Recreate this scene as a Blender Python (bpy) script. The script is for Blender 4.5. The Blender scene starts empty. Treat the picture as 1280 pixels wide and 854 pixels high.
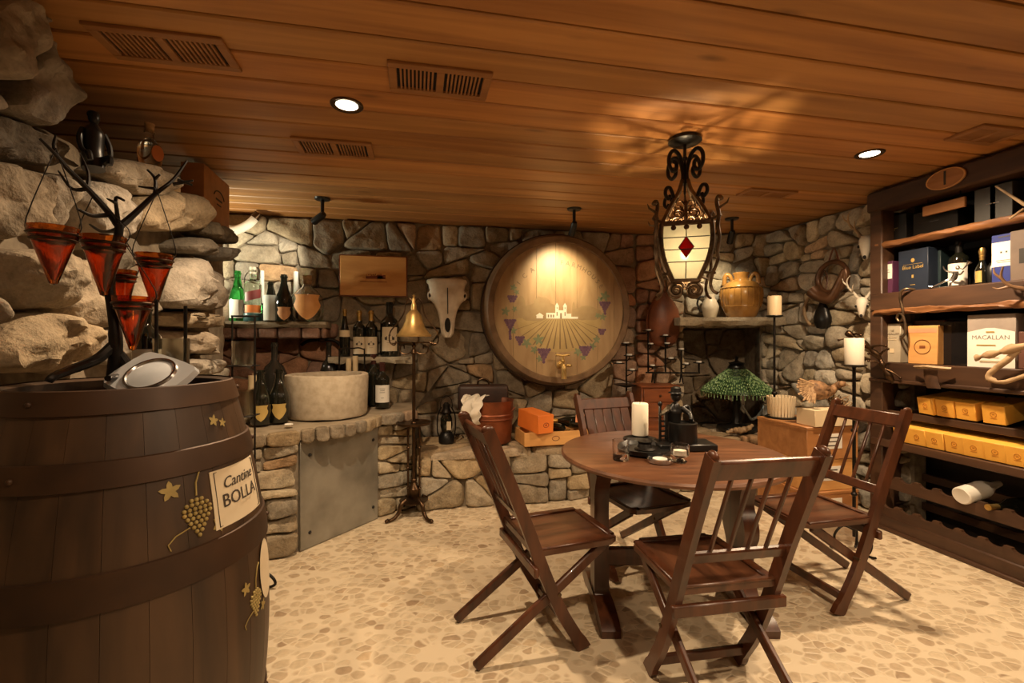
import bpy, bmesh, math, random
from mathutils import Vector, Matrix, noise
V = Vector
PI = math.pi
C = bpy.context.scene.collection
# ---------------------------------------------------------------- camera, world, exposure
YAW = math.radians(11.7); CA = math.cos(YAW); SA = math.sin(YAW); EYE = 1.3; FPX = 580.0; CEIL = 2.34
cam = bpy.data.objects.new('camera', bpy.data.cameras.new('camera'))
C.objects.link(cam)
cam.location = (0, 0, EYE); cam.rotation_euler = (PI/2, 0, -YAW)
cam.data.sensor_width = 36; cam.data.lens = FPX/1280*36; cam.data.shift_y = -3/1280
cam.data.clip_start = .05
bpy.context.scene.camera = cam
w = bpy.data.worlds.new('world'); bpy.context.scene.world = w
w.use_nodes = True
w.node_tree.nodes['Background'].inputs[0].default_value = (.02, .017, .014, 1)
vs = bpy.context.scene.view_settings
vs.view_transform = 'Standard'; vs.look = 'None'; vs.gamma = 1; vs.exposure = 0.0
try: vs.use_curve_mapping = False
except Exception: pass

def lamp(name, kind, loc, watts, col=(1, .70, .40), target=None, size=100, blend=.7, rad=.04):
    d = bpy.data.lights.new(name, kind); d.energy = watts; d.color = col
    d.shadow_soft_size = rad
    o = bpy.data.objects.new(name, d); C.objects.link(o); o.location = loc
    if kind == 'SPOT':
        d.spot_size = math.radians(size); d.spot_blend = blend
        t = V(target) if target is not None else V(loc) - V((0, 0, 1))
        o.rotation_euler = (t - V(loc)).to_track_quat('-Z', 'Y').to_euler()
    return o
WARM = (1, .735, .465)
# recessed downlights: two in view, the rest of the same grid further back in the room
for i, (x, y, e) in enumerate([(-.30, 2.165, 158), (2.49, 2.14, 185), (1.1, .55, 120), (2.5, .5, 80), (-.3, .45, 20), (1.1, -.9, 40)]):
    lamp('downlight_beam', 'SPOT', (x, y, 2.32), e, WARM, size=156, blend=.75, rad=.035)
lamp('alcove_lamp', 'SPOT', (-1.98, 3.80, 1.72), 60, (1, .93, .68), (-1.15, 4.12, 2.06), 105, .6, .04)

# ---------------------------------------------------------------- placing helpers
def W(l, d, z=0): return V((l*CA + d*SA, d*CA - l*SA, z))
def P(px, py, d): return W((px-640)/FPX*d, d, EYE - (py-424)*d/FPX)
def PX(px, py, x):
    u = (px-640)/FPX; return P(px, py, x/(u*CA + SA))
def PY(px, py, y):
    u = (px-640)/FPX; return P(px, py, y/(CA - u*SA))
def face(p): return math.atan2(-p[0], p[1])           # rotation that turns local -Y to the viewer's side of the room
def fr(o, x, y):
    x = V(x).normalized(); y = V(y).normalized(); z = x.cross(y)
    m = Matrix.Identity(4)
    for i in range(3):
        m[i][0], m[i][1], m[i][2], m[i][3] = x[i], y[i], z[i], o[i]
    return m
def T(x=0, y=0, z=0): return Matrix.Translation((x, y, z))
def R(a, ax='Z'): return Matrix.Rotation(a, 4, ax)
def S(x, y, z): return Matrix.Diagonal((x, y, z, 1))

# ---------------------------------------------------------------- mesh builder
_box = {}
class MB:
    def __init__(s, M=None):
        s.v = []; s.f = []; s.mi = []; s.c = []; s.hc = False; s.M = M or Matrix.Identity(4)
    def add(s, vs, fs, mi=0, M=None, col=None):
        m = s.M @ M if M else s.M
        b = len(s.v)
        s.v += [m @ V(p) for p in vs]
        s.f += [tuple(b+i for i in f) for f in fs]; s.mi += [mi]*len(fs)
        if col: s.hc = True
        s.c += [col or (1, 1, 1, 1)]*len(vs)
        return s
    def box(s, c, d, M=None, bev=.003, mi=0, col=None, seg=1):
        bev = min(bev, min(d)*.45)
        bm = bmesh.new(); bmesh.ops.create_cube(bm, size=1)
        for v in bm.verts: v.co = V((v.co.x*d[0], v.co.y*d[1], v.co.z*d[2]))
        if bev > 0: bmesh.ops.bevel(bm, geom=bm.edges[:], offset=bev, segments=seg, affect='EDGES', profile=.5)
        bm.verts.index_update()
        vs = [v.co + V(c) for v in bm.verts]; fs = [[v.index for v in f.verts] for f in bm.faces]
        bm.free()
        return s.add(vs, fs, mi, M, col)
    def bar(s, a, b, wx, wy, up=(0, 0, 1), bev=.004, mi=0, col=None):       # box from a to b, wx along side axis
        a = V(a); b = V(b); z = (b-a).normalized(); x = V(up).cross(z)
        if x.length < 1e-4: x = V((1, 0, 0))
        x.normalize(); y = z.cross(x)
        return s.box((0, 0, (b-a).length/2), (wx, wy, (b-a).length), fr(a, x, y), bev, mi, col)
    def tube(s, pts, r, seg=8, closed=False, mi=0, M=None, col=None):
        pts = [V(p) for p in pts]; n = len(pts)
        rs = r if isinstance(r, (list, tuple)) else [r]*n
        vs = []; fs = []; nrm = None
        for i in range(n):
            a = pts[(i-1) % n] if (closed or i > 0) else pts[i]
            b = pts[(i+1) % n] if (closed or i < n-1) else pts[i]
            t = (b-a)
            t = t.normalized() if t.length > 1e-9 else V((0, 0, 1))
            if nrm is None:
                nrm = t.orthogonal().normalized()
            else:
                nrm = nrm - t*nrm.dot(t)
                nrm = nrm.normalized() if nrm.length > 1e-6 else t.orthogonal().normalized()
            bn = t.cross(nrm)
            for k in range(seg):
                q = 2*PI*k/seg
                vs.append(pts[i] + (nrm*math.cos(q) + bn*math.sin(q))*rs[i])
        m = n if closed else n-1
        for i in range(m):
            for k in range(seg):
                j = (i+1) % n; k2 = (k+1) % seg
                fs.append((i*seg+k, i*seg+k2, j*seg+k2, j*seg+k))
        if not closed:
            fs.append(tuple(range(seg))[::-1]); fs.append(tuple((n-1)*seg+k for k in range(seg)))
        return s.add(vs, fs, mi, M, col)
    def cyl(s, a, b, r0, r1=None, seg=20, mi=0, M=None):
        return s.tube([a, b], [r0, r0 if r1 is None else r1], seg, mi=mi, M=M)
    def lathe(s, prof, seg=28, M=None, mi=0, a0=0, a1=2*PI, sx=1, sy=1, col=None):
        full = abs(a1-a0-2*PI) < 1e-6
        vs = []; fs = []; idx = []
        m = seg if full else seg+1
        for r, z in prof:
            if r < 1e-6:
                idx.append([len(vs)]); vs.append((0, 0, z))
            else:
                idx.append(list(range(len(vs), len(vs)+m)))
                for k in range(m):
                    q = a0 + (a1-a0)*k/seg
                    vs.append((r*math.cos(q)*sx, r*math.sin(q)*sy, z))
        for i in range(len(prof)-1):
            A, B = idx[i], idx[i+1]
            for k in range(seg):
                k2 = (k+1) % m
                if len(A) == 1 and len(B) == 1: continue
                if len(A) == 1: fs.append((A[0], B[k2], B[k]))
                elif len(B) == 1: fs.append((A[k], A[k2], B[0]))
                else: fs.append((A[k], A[k2], B[k2], B[k]))
        return s.add(vs, fs, mi, M, col)
    def ell(s, c, r, seg=16, rings=10, M=None, mi=0, col=None):
        if not isinstance(r, (list, tuple)): r = (r, r, r)
        prof = [(math.cos(-PI/2+PI*i/rings) if 0 < i < rings else 0, math.sin(-PI/2+PI*i/rings)) for i in range(rings+1)]
        m = T(*c) @ S(*r)
        return s.lathe(prof, seg, (M @ m) if M else m, mi, col=col)
    def prism(s, poly, h, M=None, mi=0, z0=0, col=None, inset=0):
        n = len(poly); a = sum(poly[i][0]*poly[(i+1) % n][1]-poly[(i+1) % n][0]*poly[i][1] for i in range(n))
        if a < 0: poly = poly[::-1]
        cx = sum(p[0] for p in poly)/n; cy = sum(p[1] for p in poly)/n
        k = 1-inset
        vs = [(x, y, z0) for x, y in poly] + [(cx+(x-cx)*k, cy+(y-cy)*k, z0+h) for x, y in poly]
        fs = [tuple(range(n))[::-1], tuple(range(n, 2*n))] + [(i, (i+1) % n, n+(i+1) % n, n+i) for i in range(n)]
        return s.add(vs, fs, mi, M, col)
    def surf(s, fn, nu, nv, mi=0, M=None, thick=0, col=None):                # fn(u,v) -> point, optional thickness along the normal
        pts = [[V(fn(i/nu, j/nv)) for i in range(nu+1)] for j in range(nv+1)]
        vs = [p for row in pts for p in row]; q = nu+1
        fs = [(j*q+i, j*q+i+1, (j+1)*q+i+1, (j+1)*q+i) for j in range(nv) for i in range(nu)]
        if thick:
            nn = []
            for j in range(nv+1):
                for i in range(nu+1):
                    du = pts[j][min(i+1, nu)]-pts[j][max(i-1, 0)]; dv = pts[min(j+1, nv)][i]-pts[max(j-1, 0)][i]
                    n = du.cross(dv); nn.append(n.normalized() if n.length > 1e-12 else V((0, 0, 1)))
            b = len(vs); vs = vs + [p-n*thick for p, n in zip(vs, nn)]
            fs = fs + [tuple(b+k for k in f[::-1]) for f in fs]
            edge = [(0, i) for i in range(nu+1)] + [(j, nu) for j in range(1, nv+1)] + [(nv, i) for i in range(nu-1, -1, -1)] + [(j, 0) for j in range(nv-1, 0, -1)]
            e = [j*q+i for j, i in edge]
            for k in range(len(e)):
                a, c = e[k], e[(k+1) % len(e)]
                fs.append((c, a, b+a, b+c))
        return s.add(vs, fs, mi, M, col)
    def text(s, txt, size, M, h=.0006, mi=0, align='CENTER', shear=0):
        cu = bpy.data.curves.new('lettering', 'FONT'); cu.body = txt; cu.size = size; cu.align_x = align; cu.align_y = 'CENTER'
        cu.extrude = h; cu.shear = shear; cu.resolution_u = 3
        o = bpy.data.objects.new('lettering', cu)
        C.objects.link(o); bpy.context.view_layer.update()
        me = bpy.data.meshes.new_from_object(o.evaluated_get(bpy.context.evaluated_depsgraph_get()))
        s.add([v.co.copy() for v in me.vertices], [tuple(p.vertices) for p in me.polygons], mi, M)
        bpy.data.objects.remove(o); bpy.data.curves.remove(cu); bpy.data.meshes.remove(me)
        return s
    def mesh(s, name, mats, ang=38):
        me = bpy.data.meshes.new(name); me.from_pydata([tuple(p) for p in s.v], [], s.f)
        for m in (mats if isinstance(mats, (list, tuple)) else [mats]): me.materials.append(m)
        me.polygons.foreach_set('material_index', s.mi)
        if s.hc:
            ca = me.color_attributes.new('Col', 'FLOAT_COLOR', 'POINT')
            ca.data.foreach_set('color', [x for c in s.c for x in c])
        me.polygons.foreach_set('use_smooth', [True]*len(s.f))
        me.update()
        try: me.set_sharp_from_angle(angle=math.radians(ang))
        except Exception: pass
        return me
def cr(pts, n=6, closed=False):                                              # Catmull-Rom through points
    pts = [V(p) for p in pts]; out = []; m = len(pts)
    for i in range(m if closed else m-1):
        if closed: a, b, c, d = pts[(i-1) % m], pts[i], pts[(i+1) % m], pts[(i+2) % m]
        else: a, b, c, d = pts[max(i-1, 0)], pts[i], pts[i+1], pts[min(i+2, m-1)]
        for k in range(n):
            t = k/n
            out.append(.5*((2*b)+(c-a)*t+(2*a-5*b+4*c-d)*t*t+(3*b-a-3*c+d)*t**3))
    if not closed: out.append(pts[-1])
    return out
def lerp(a, b, n): return [a+(b-a)*i/(n-1) for i in range(n)]
def spiral(c, r0, r1, a0, a1, ex, ez, n=26):                                 # flat scroll in the plane of ex, ez
    c = V(c); ex = V(ex); ez = V(ez)
    return [c + (ex*math.cos(a0+(a1-a0)*i/n) + ez*math.sin(a0+(a1-a0)*i/n))*(r0+(r1-r0)*i/n) for i in range(n+1)]

# ---------------------------------------------------------------- objects
def thing(name, label, cat, loc=(0, 0, 0), rz=0, group=None):
    o = bpy.data.objects.new(name, None); C.objects.link(o); o.empty_display_size = .05
    o.location = loc; o.rotation_euler = (0, 0, rz); o['label'] = label; o['category'] = cat
    if group: o['group'] = group
    return o
def part(name, mb, mats, parent, label=None, ang=38):
    o = bpy.data.objects.new(name, mb.mesh(name, mats, ang)); C.objects.link(o); o.parent = parent
    if label: o['label'] = label
    return o
def one(name, label, cat, mb, mats, loc=(0, 0, 0), rz=0, group=None, ang=38):
    o = bpy.data.objects.new(name, mb.mesh(name, mats, ang)); C.objects.link(o); o.location = loc; o.rotation_euler = (0, 0, rz)
    o['label'] = label; o['category'] = cat
    if group: o['group'] = group
    return o
def struct(name, mb, mats, ang=38):
    o = bpy.data.objects.new(name, mb.mesh(name, mats, ang)); C.objects.link(o); o['kind'] = 'structure'
    return o
def dup(root, label, loc, rz=None):
    c = root.copy(); C.objects.link(c); c['label'] = label; c.location = loc
    if rz is not None: c.rotation_euler = (0, 0, rz)
    for ch in list(root.children):
        d = ch.copy(); C.objects.link(d); d.parent = c
        for g in list(ch.children):
            e = g.copy(); C.objects.link(e); e.parent = d
    return c

# ---------------------------------------------------------------- materials
def nt(name):
    m = bpy.data.materials.new(name); m.use_nodes = True
    t = m.node_tree; b = t.nodes['Principled BSDF']
    return m, t, b
def nd(t, kind, **kw):
    n = t.nodes.new(kind)
    for k, v in kw.items():
        if k in n.inputs: n.inputs[k].default_value = v
        else: setattr(n, k, v)
    return n
def rgb(c): return (c[0], c[1], c[2], 1)
def ramp(t, src, stops):
    r = t.nodes.new('ShaderNodeValToRGB'); e = r.color_ramp.elements
    while len(e) < len(stops): e.new(.5)
    for i, (p, c) in enumerate(stops): e[i].position = p; e[i].color = rgb(c)
    t.links.new(src, r.inputs[0]); return r
def coords(t, sc=(1, 1, 1), out='Object'):
    tc = t.nodes.new('ShaderNodeTexCoord'); mp = t.nodes.new('ShaderNodeMapping'); mp.inputs['Scale'].default_value = sc
    t.links.new(tc.outputs[out], mp.inputs[0]); return mp.outputs[0]
def mixc(t, a, b, f, mode='MIX'):
    m = t.nodes.new('ShaderNodeMix'); m.data_type = 'RGBA'; m.blend_type = mode
    for sock, v in ((m.inputs[0], f), (m.inputs[6], a), (m.inputs[7], b)):
        if hasattr(v, 'is_linked') or isinstance(v, bpy.types.NodeSocket): t.links.new(v, sock)
        else: sock.default_value = v if isinstance(v, (int, float)) else rgb(v)
    return m.outputs[2]
def bump(t, b, h, st=.3, dist=.01):
    n = t.nodes.new('ShaderNodeBump'); n.inputs['Strength'].default_value = st; n.inputs['Distance'].default_value = dist
    t.links.new(h, n.inputs['Height']); t.links.new(n.outputs[0], b.inputs['Normal'])
def plain(name, c, rough=.5, metal=0, c2=None, sc=8, bmp=.0, coat=0):
    m, t, b = nt(name)
    b.inputs['Roughness'].default_value = rough; b.inputs['Metallic'].default_value = metal; b.inputs['Coat Weight'].default_value = coat
    n = nd(t, 'ShaderNodeTexNoise', Scale=sc, Detail=5.0); t.links.new(coords(t), n.inputs['Vector'])
    c2 = c2 or tuple(x*.75 for x in c)
    r = ramp(t, n.outputs[0], [(.3, c2), (.65, c)]); t.links.new(r.outputs[0], b.inputs['Base Color'])
    if bmp: bump(t, b, n.outputs[0], bmp, .004)
    return m
def wood(name, c, c2, sc=(2, 30, 30), rough=.45, attr=False, knots=0, bmp=.15, coat=0, spec=.5):
    m, t, b = nt(name)
    b.inputs['Roughness'].default_value = rough; b.inputs['Coat Weight'].default_value = coat
    b.inputs['Specular IOR Level'].default_value = spec
    v = coords(t, sc)
    n = nd(t, 'ShaderNodeTexNoise', Scale=1.0, Detail=6.0, Distortion=.6); t.links.new(v, n.inputs['Vector'])
    n2 = nd(t, 'ShaderNodeTexNoise', Scale=1.3, Detail=3.0); t.links.new(coords(t), n2.inputs['Vector'])
    r = ramp(t, n.outputs[0], [(.28, c2), (.5, tuple((a+d)/2 for a, d in zip(c, c2))), (.72, c)])
    col = mixc(t, r.outputs[0], (.55, .5, .45), .35, 'MULTIPLY')
    mm = t.nodes.new('ShaderNodeMix'); mm.data_type = 'RGBA'; mm.blend_type = 'MIX'
    t.links.new(n2.outputs[0], mm.inputs[0]); t.links.new(col, mm.inputs[6]); t.links.new(r.outputs[0], mm.inputs[7])
    col = mm.outputs[2]
    if attr:
        a = nd(t, 'ShaderNodeVertexColor', layer_name='Col'); col = mixc(t, col, a.outputs[0], 1.0, 'MULTIPLY')
    if knots:
        vo = nd(t, 'ShaderNodeTexVoronoi', Scale=1.0, Randomness=1.0); t.links.new(coords(t, (1.6, 5.4, 1)), vo.inputs['Vector'])
        k = ramp(t, vo.outputs['Distance'], [(.0, (.25, .2, .15)), (.05, (.45, .4, .35)), (.12, (1, 1, 1))])
        col = mixc(t, col, k.outputs[0], knots, 'MULTIPLY')
    t.links.new(col, b.inputs['Base Color'])
    bump(t, b, n.outputs[0], bmp, .003)
    return m
def stone_mat(name, rough=.85, st=.8):
    m, t, b = nt(name); b.inputs['Roughness'].default_value = rough; b.inputs['Specular IOR Level'].default_value = .25
    a = nd(t, 'ShaderNodeVertexColor', layer_name='Col')
    v = coords(t)
    n = nd(t, 'ShaderNodeTexNoise', Scale=9.0, Detail=9.0, Roughness=.62); t.links.new(v, n.inputs['Vector'])
    n2 = nd(t, 'ShaderNodeTexNoise', Scale=3.2, Detail=4.0, Distortion=.8); t.links.new(v, n2.inputs['Vector'])
    n3 = nd(t, 'ShaderNodeTexNoise', Scale=70.0, Detail=3.0); t.links.new(v, n3.inputs['Vector'])
    r = ramp(t, n.outputs[0], [(.25, (.50, .48, .46)), (.5, (.95, .93, .9)), (.8, (1.28, 1.25, 1.2))])
    r2 = ramp(t, n2.outputs[0], [(.3, (.78, .72, .66)), (.6, (1.05, 1.05, 1.05))])
    r3 = ramp(t, n3.outputs[0], [(.3, (.7, .7, .7)), (.6, (1.08, 1.08, 1.08))])
    c = mixc(t, a.outputs[0], r.outputs[0], 1.0, 'MULTIPLY'); c = mixc(t, c, r2.outputs[0], 1.0, 'MULTIPLY'); c = mixc(t, c, r3.outputs[0], .6, 'MULTIPLY')
    t.links.new(c, b.inputs['Base Color'])
    ad = nd(t, 'ShaderNodeMath', operation='MULTIPLY_ADD'); t.links.new(n3.outputs[0], ad.inputs[0]); ad.inputs[1].default_value = .3; t.links.new(n.outputs[0], ad.inputs[2])
    bump(t, b, ad.outputs[0], st, .02)
    return m
def glass(name, c=(1, 1, 1), rough=.02, ior=1.45):
    m, t, b = nt(name); b.inputs['Base Color'].default_value = rgb(c); b.inputs['Roughness'].default_value = rough
    b.inputs['Transmission Weight'].default_value = 1; b.inputs['IOR'].default_value = ior
    return m
def emit(name, c, st):
    m, t, b = nt(name); b.inputs['Base Color'].default_value = rgb(c)
    b.inputs['Emission Color'].default_value = rgb(c); b.inputs['Emission Strength'].default_value = st
    return m
def floor_mat():
    m, t, b = nt('pebble_mosaic'); b.inputs['Roughness'].default_value = .42
    v = coords(t)
    ns = nd(t, 'ShaderNodeTexNoise', Scale=7.0, Detail=2.0); t.links.new(v, ns.inputs['Vector'])
    av = nd(t, 'ShaderNodeVectorMath', operation='MULTIPLY_ADD'); t.links.new(ns.outputs['Color'], av.inputs[0]); av.inputs[1].default_value = (.05, .05, 0); t.links.new(v, av.inputs[2])
    mp = t.nodes.new('ShaderNodeMapping'); mp.inputs['Scale'].default_value = (17, 21, 0); mp.inputs['Rotation'].default_value = (0, 0, .35); t.links.new(av.outputs[0], mp.inputs[0])
    e = nd(t, 'ShaderNodeTexVoronoi', feature='DISTANCE_TO_EDGE', Scale=1.0, Randomness=.85); t.links.new(mp.outputs[0], e.inputs['Vector'])
    f = nd(t, 'ShaderNodeTexVoronoi', feature='F1', Scale=1.0, Randomness=.85); t.links.new(mp.outputs[0], f.inputs['Vector'])
    sep = t.nodes.new('ShaderNodeSeparateColor'); t.links.new(f.outputs['Color'], sep.inputs[0])
    pc = ramp(t, sep.outputs[0], [(0, (.35, .255, .165)), (.05, (.43, .325, .215)), (.10, (.49, .385, .26)), (.4, (.54, .435, .30)), (.7, (.575, .47, .325)), (.92, (.64, .535, .38)), (1, (.55, .42, .27))])
    n = nd(t, 'ShaderNodeTexNoise', Scale=45.0, Detail=4.0); t.links.new(v, n.inputs['Vector'])
    r = ramp(t, n.outputs[0], [(.3, (.85, .83, .8)), (.65, (1.05, 1.04, 1.03))])
    pc2 = mixc(t, pc.outputs[0], r.outputs[0], 1.0, 'MULTIPLY')
    f1 = nd(t, 'ShaderNodeMath', operation='MULTIPLY_ADD'); t.links.new(f.outputs['Distance'], f1.inputs[0]); f1.inputs[1].default_value = -.75; f1.inputs[2].default_value = .48
    en = nd(t, 'ShaderNodeMath', operation='MINIMUM'); t.links.new(f1.outputs[0], en.inputs[0]); t.links.new(e.outputs['Distance'], en.inputs[1])
    mx = nd(t, 'ShaderNodeMapRange'); mx.inputs['From Min'].default_value = .02; mx.inputs['From Max'].default_value = .09; t.links.new(en.outputs[0], mx.inputs['Value'])
    c = mixc(t, (.64, .53, .375), pc2, mx.outputs[0]); t.links.new(c, b.inputs['Base Color'])
    hr = ramp(t, en.outputs[0], [(.0, (0, 0, 0)), (.08, (.5, .5, .5)), (.2, (.85, .85, .85)), (.45, (1, 1, 1))])
    bump(t, b, hr.outputs[0], .55, .006)
    rr = nd(t, 'ShaderNodeMapRange'); rr.inputs['To Min'].default_value = .6; rr.inputs['To Max'].default_value = .36; t.links.new(mx.outputs[0], rr.inputs['Value']); t.links.new(rr.outputs[0], b.inputs['Roughness'])
    return m
def rust_mat(name, c, c2, rough=.5, metal=.6):
    m = plain(name, c, rough, metal, c2, 5, .15); return m

M_stone = stone_mat('field_stone')
M_mortar = plain('mortar', (.24, .195, .135), .95, 0, (.13, .10, .07), 20, .6)
M_floor = floor_mat()
M_ceil = wood('ceiling_pine', (.56, .275, .085), (.31, .130, .036), (.9, 15, 15), .5, True, .7, .2)
M_gap = plain('gap_black', (.012, .008, .005), .9)
M_chair = wood('chair_walnut', (.115, .036, .014), (.032, .010, .004), (20, 20, 3), .34, bmp=.1, coat=.15)
M_seat = wood('chair_seat_wood', (.130, .050, .023), (.042, .015, .007), (26, 3, 20), .34, bmp=.1, coat=.15)
M_table = wood('table_wood', (.195, .083, .038), (.080, .031, .014), (3, 22, 20), .36, bmp=.1, coat=.1)
M_cask = wood('cask_oak', (.088, .047, .022), (.020, .010, .0045), (11, 11, 1.5), .5, True, bmp=.35)
M_hoop = rust_mat('hoop_iron', (.068, .032, .014), (.030, .015, .008), .5, .35)
M_iron = plain('wrought_iron', (.022, .018, .015), .45, .7, (.012, .009, .007), 30, .1)
M_rustiron = plain('aged_iron', (.16, .105, .06), .42, .8, (.05, .03, .016), 22, .2)
M_black = plain('black_metal', (.012, .011, .010), .35, .3)
M_brass = plain('brass', (.74, .50, .19), .36, .75, (.50, .32, .11), 14)
M_dbrass = plain('dark_bronze', (.10, .058, .030), .35, .9, (.045, .025, .014), 20)
M_copper = plain('copper', (.27, .078, .030), .42, .55, (.13, .035, .015), 7, .1)
M_rack = wood('rack_wood', (.095, .044, .021), (.036, .016, .008), (18, 2, 14), .5, bmp=.2)
M_log = wood('rough_edge_wood', (.30, .125, .040), (.10, .036, .012), (14, 3, 10), .55, bmp=.6)
M_crate = wood('crate_pine', (.76, .42, .145), (.58, .275, .08), (3, 18, 14), .55, bmp=.08)
M_crate2 = wood('crate_reddish', (.50, .235, .085), (.33, .135, .042), (3, 16, 12), .5, bmp=.08)
M_chest = wood('chest_mahogany', (.26, .075, .022), (.12, .032, .010), (3, 14, 20), .4, bmp=.1)
M_head = wood('cask_head_wood', (.46, .315, .165), (.33, .205, .10), (14, 3, 3), .5, bmp=.12)
M_rim = wood('cask_rim_wood', (.27, .165, .085), (.12, .066, .03), (7, 7, 7), .55, bmp=.3)
M_wax = plain('candle_wax', (.86, .80, .66), .5, 0, (.80, .72, .57), 3)
M_wax2 = plain('old_wax', (.66, .52, .32), .5, 0, (.55, .42, .24), 5)
M_glass = glass('clear_glass')
M_smoke = glass('smoked_glass', (.72, .70, .62), .12)
M_amber = glass('amber_glass', (.66, .17, .015), .05)
M_wine = plain('dark_bottle_glass', (.010, .011, .007), .07, 0, (.006, .006, .004), 3, coat=.6)
M_green = glass('green_glass', (.06, .55, .12), .04)
M_cap = plain('gold_foil', (.70, .47, .16), .3, .9, (.5, .3, .08), 20)
M_redcap = plain('dark_foil', (.06, .016, .012), .35, .2)
M_cork = plain('cork', (.55, .36, .18), .8, 0, (.35, .2, .09), 40)
M_paper = plain('label_paper', (.66, .56, .40), .7, 0, (.56, .45, .30), 6)
M_white = plain('white_paper', (.80, .77, .70), .6, 0, (.74, .70, .62), 5)
M_ink = plain('print_ink', (.05, .035, .025), .7)
M_gold = plain('gold_print', (.62, .42, .13), .45, .4)
M_orange = plain('orange_card', (.82, .22, .035), .5, 0, (.70, .17, .025), 4)
M_yellow = plain('amber_card', (.95, .53, .09), .5, 0, (.75, .34, .04), 4)
M_cream = plain('cream_card', (.72, .58, .38), .6, 0, (.64, .50, .31), 4)
M_blue = plain('navy_card', (.018, .026, .046), .4, 0, (.012, .018, .032), 5)
M_dark = plain('charcoal_card', (.022, .018, .015), .5, 0, (.016, .013, .011), 5)
M_grey = plain('grey_card', (.062, .058, .054), .5, 0, (.048, .045, .042), 5)
M_steel = plain('weathered_steel', (.33, .31, .26), .42, .4, (.17, .158, .13), 4, .1)
M_silver = plain('silver', (.72, .72, .72), .22, 1, (.5, .5, .5), 18)
M_bone = plain('bone', (.76, .69, .57), .7, 0, (.52, .43, .32), 9, .25)
M_antler = plain('antler', (.42, .29, .16), .6, 0, (.17, .10, .05), 14, .2)
M_leather = plain('leather', (.25, .080, .032), .45, 0, (.11, .034, .016), 6, .25)
M_basin = plain('basin_stone', (.56, .48, .36), .85, 0, (.42, .34, .24), 24, .4)
M_cloth = plain('white_cloth', (.78, .72, .62), .8, 0, (.66, .60, .50), 8)
M_amph = plain('amber_glaze', (.40, .20, .048), .25, 0, (.20, .09, .020), 7, .12, .4)
M_pale = plain('pale_ceramic', (.60, .52, .40), .45, 0, (.42, .34, .24), 8)
M_vent = wood('vent_wood', (.40, .19, .065), (.26, .105, .03), (3, 14, 14), .5, bmp=.1)
M_lit = emit('lamp_glow', (1, .86, .62), 14)
M_feather = plain('feathers', (.34, .185, .085), .7, 0, (.085, .042, .020), 40, .3)
M_purple = plain('purple_card', (.10, .03, .07), .4)
M_dial = plain('dial_plate', (.66, .68, .70), .25, .4, (.5, .52, .55), 3)
# ---------------------------------------------------------------- stone walls
def clip(poly, nx, ny, c):                            # keep nx*x+ny*y <= c
    out = []; n = len(poly)
    for i in range(n):
        a = poly[i]; b = poly[(i+1) % n]; da = nx*a[0]+ny*a[1]-c; db = nx*b[0]+ny*b[1]-c
        if da <= 0: out.append(a)
        if (da < 0 < db) or (db < 0 < da):
            t = da/(da-db); out.append((a[0]+(b[0]-a[0])*t, a[1]+(b[1]-a[1])*t))
    return out
def area(p): return abs(sum(p[i][0]*p[(i+1) % len(p)][1]-p[(i+1) % len(p)][0]*p[i][1] for i in range(len(p))))/2
def chaikin(p, q=.25):
    out = []; n = len(p)
    for i in range(n):
        a = p[i]; b = p[(i+1) % n]
        out.append((a[0]+(b[0]-a[0])*q, a[1]+(b[1]-a[1])*q)); out.append((a[0]+(b[0]-a[0])*(1-q), a[1]+(b[1]-a[1])*(1-q)))
    return out
def resample(p, n):
    L = [math.dist(p[i], p[(i+1) % len(p)]) for i in range(len(p))]; tot = sum(L); out = []; i = 0; acc = 0
    for k in range(n):
        s = tot*k/n
        while acc+L[i] < s and i < len(p)-1: acc += L[i]; i += 1
        t = (s-acc)/max(L[i], 1e-9); a = p[i]; b = p[(i+1) % len(p)]
        out.append((a[0]+(b[0]-a[0])*t, a[1]+(b[1]-a[1])*t))
    return out
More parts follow.
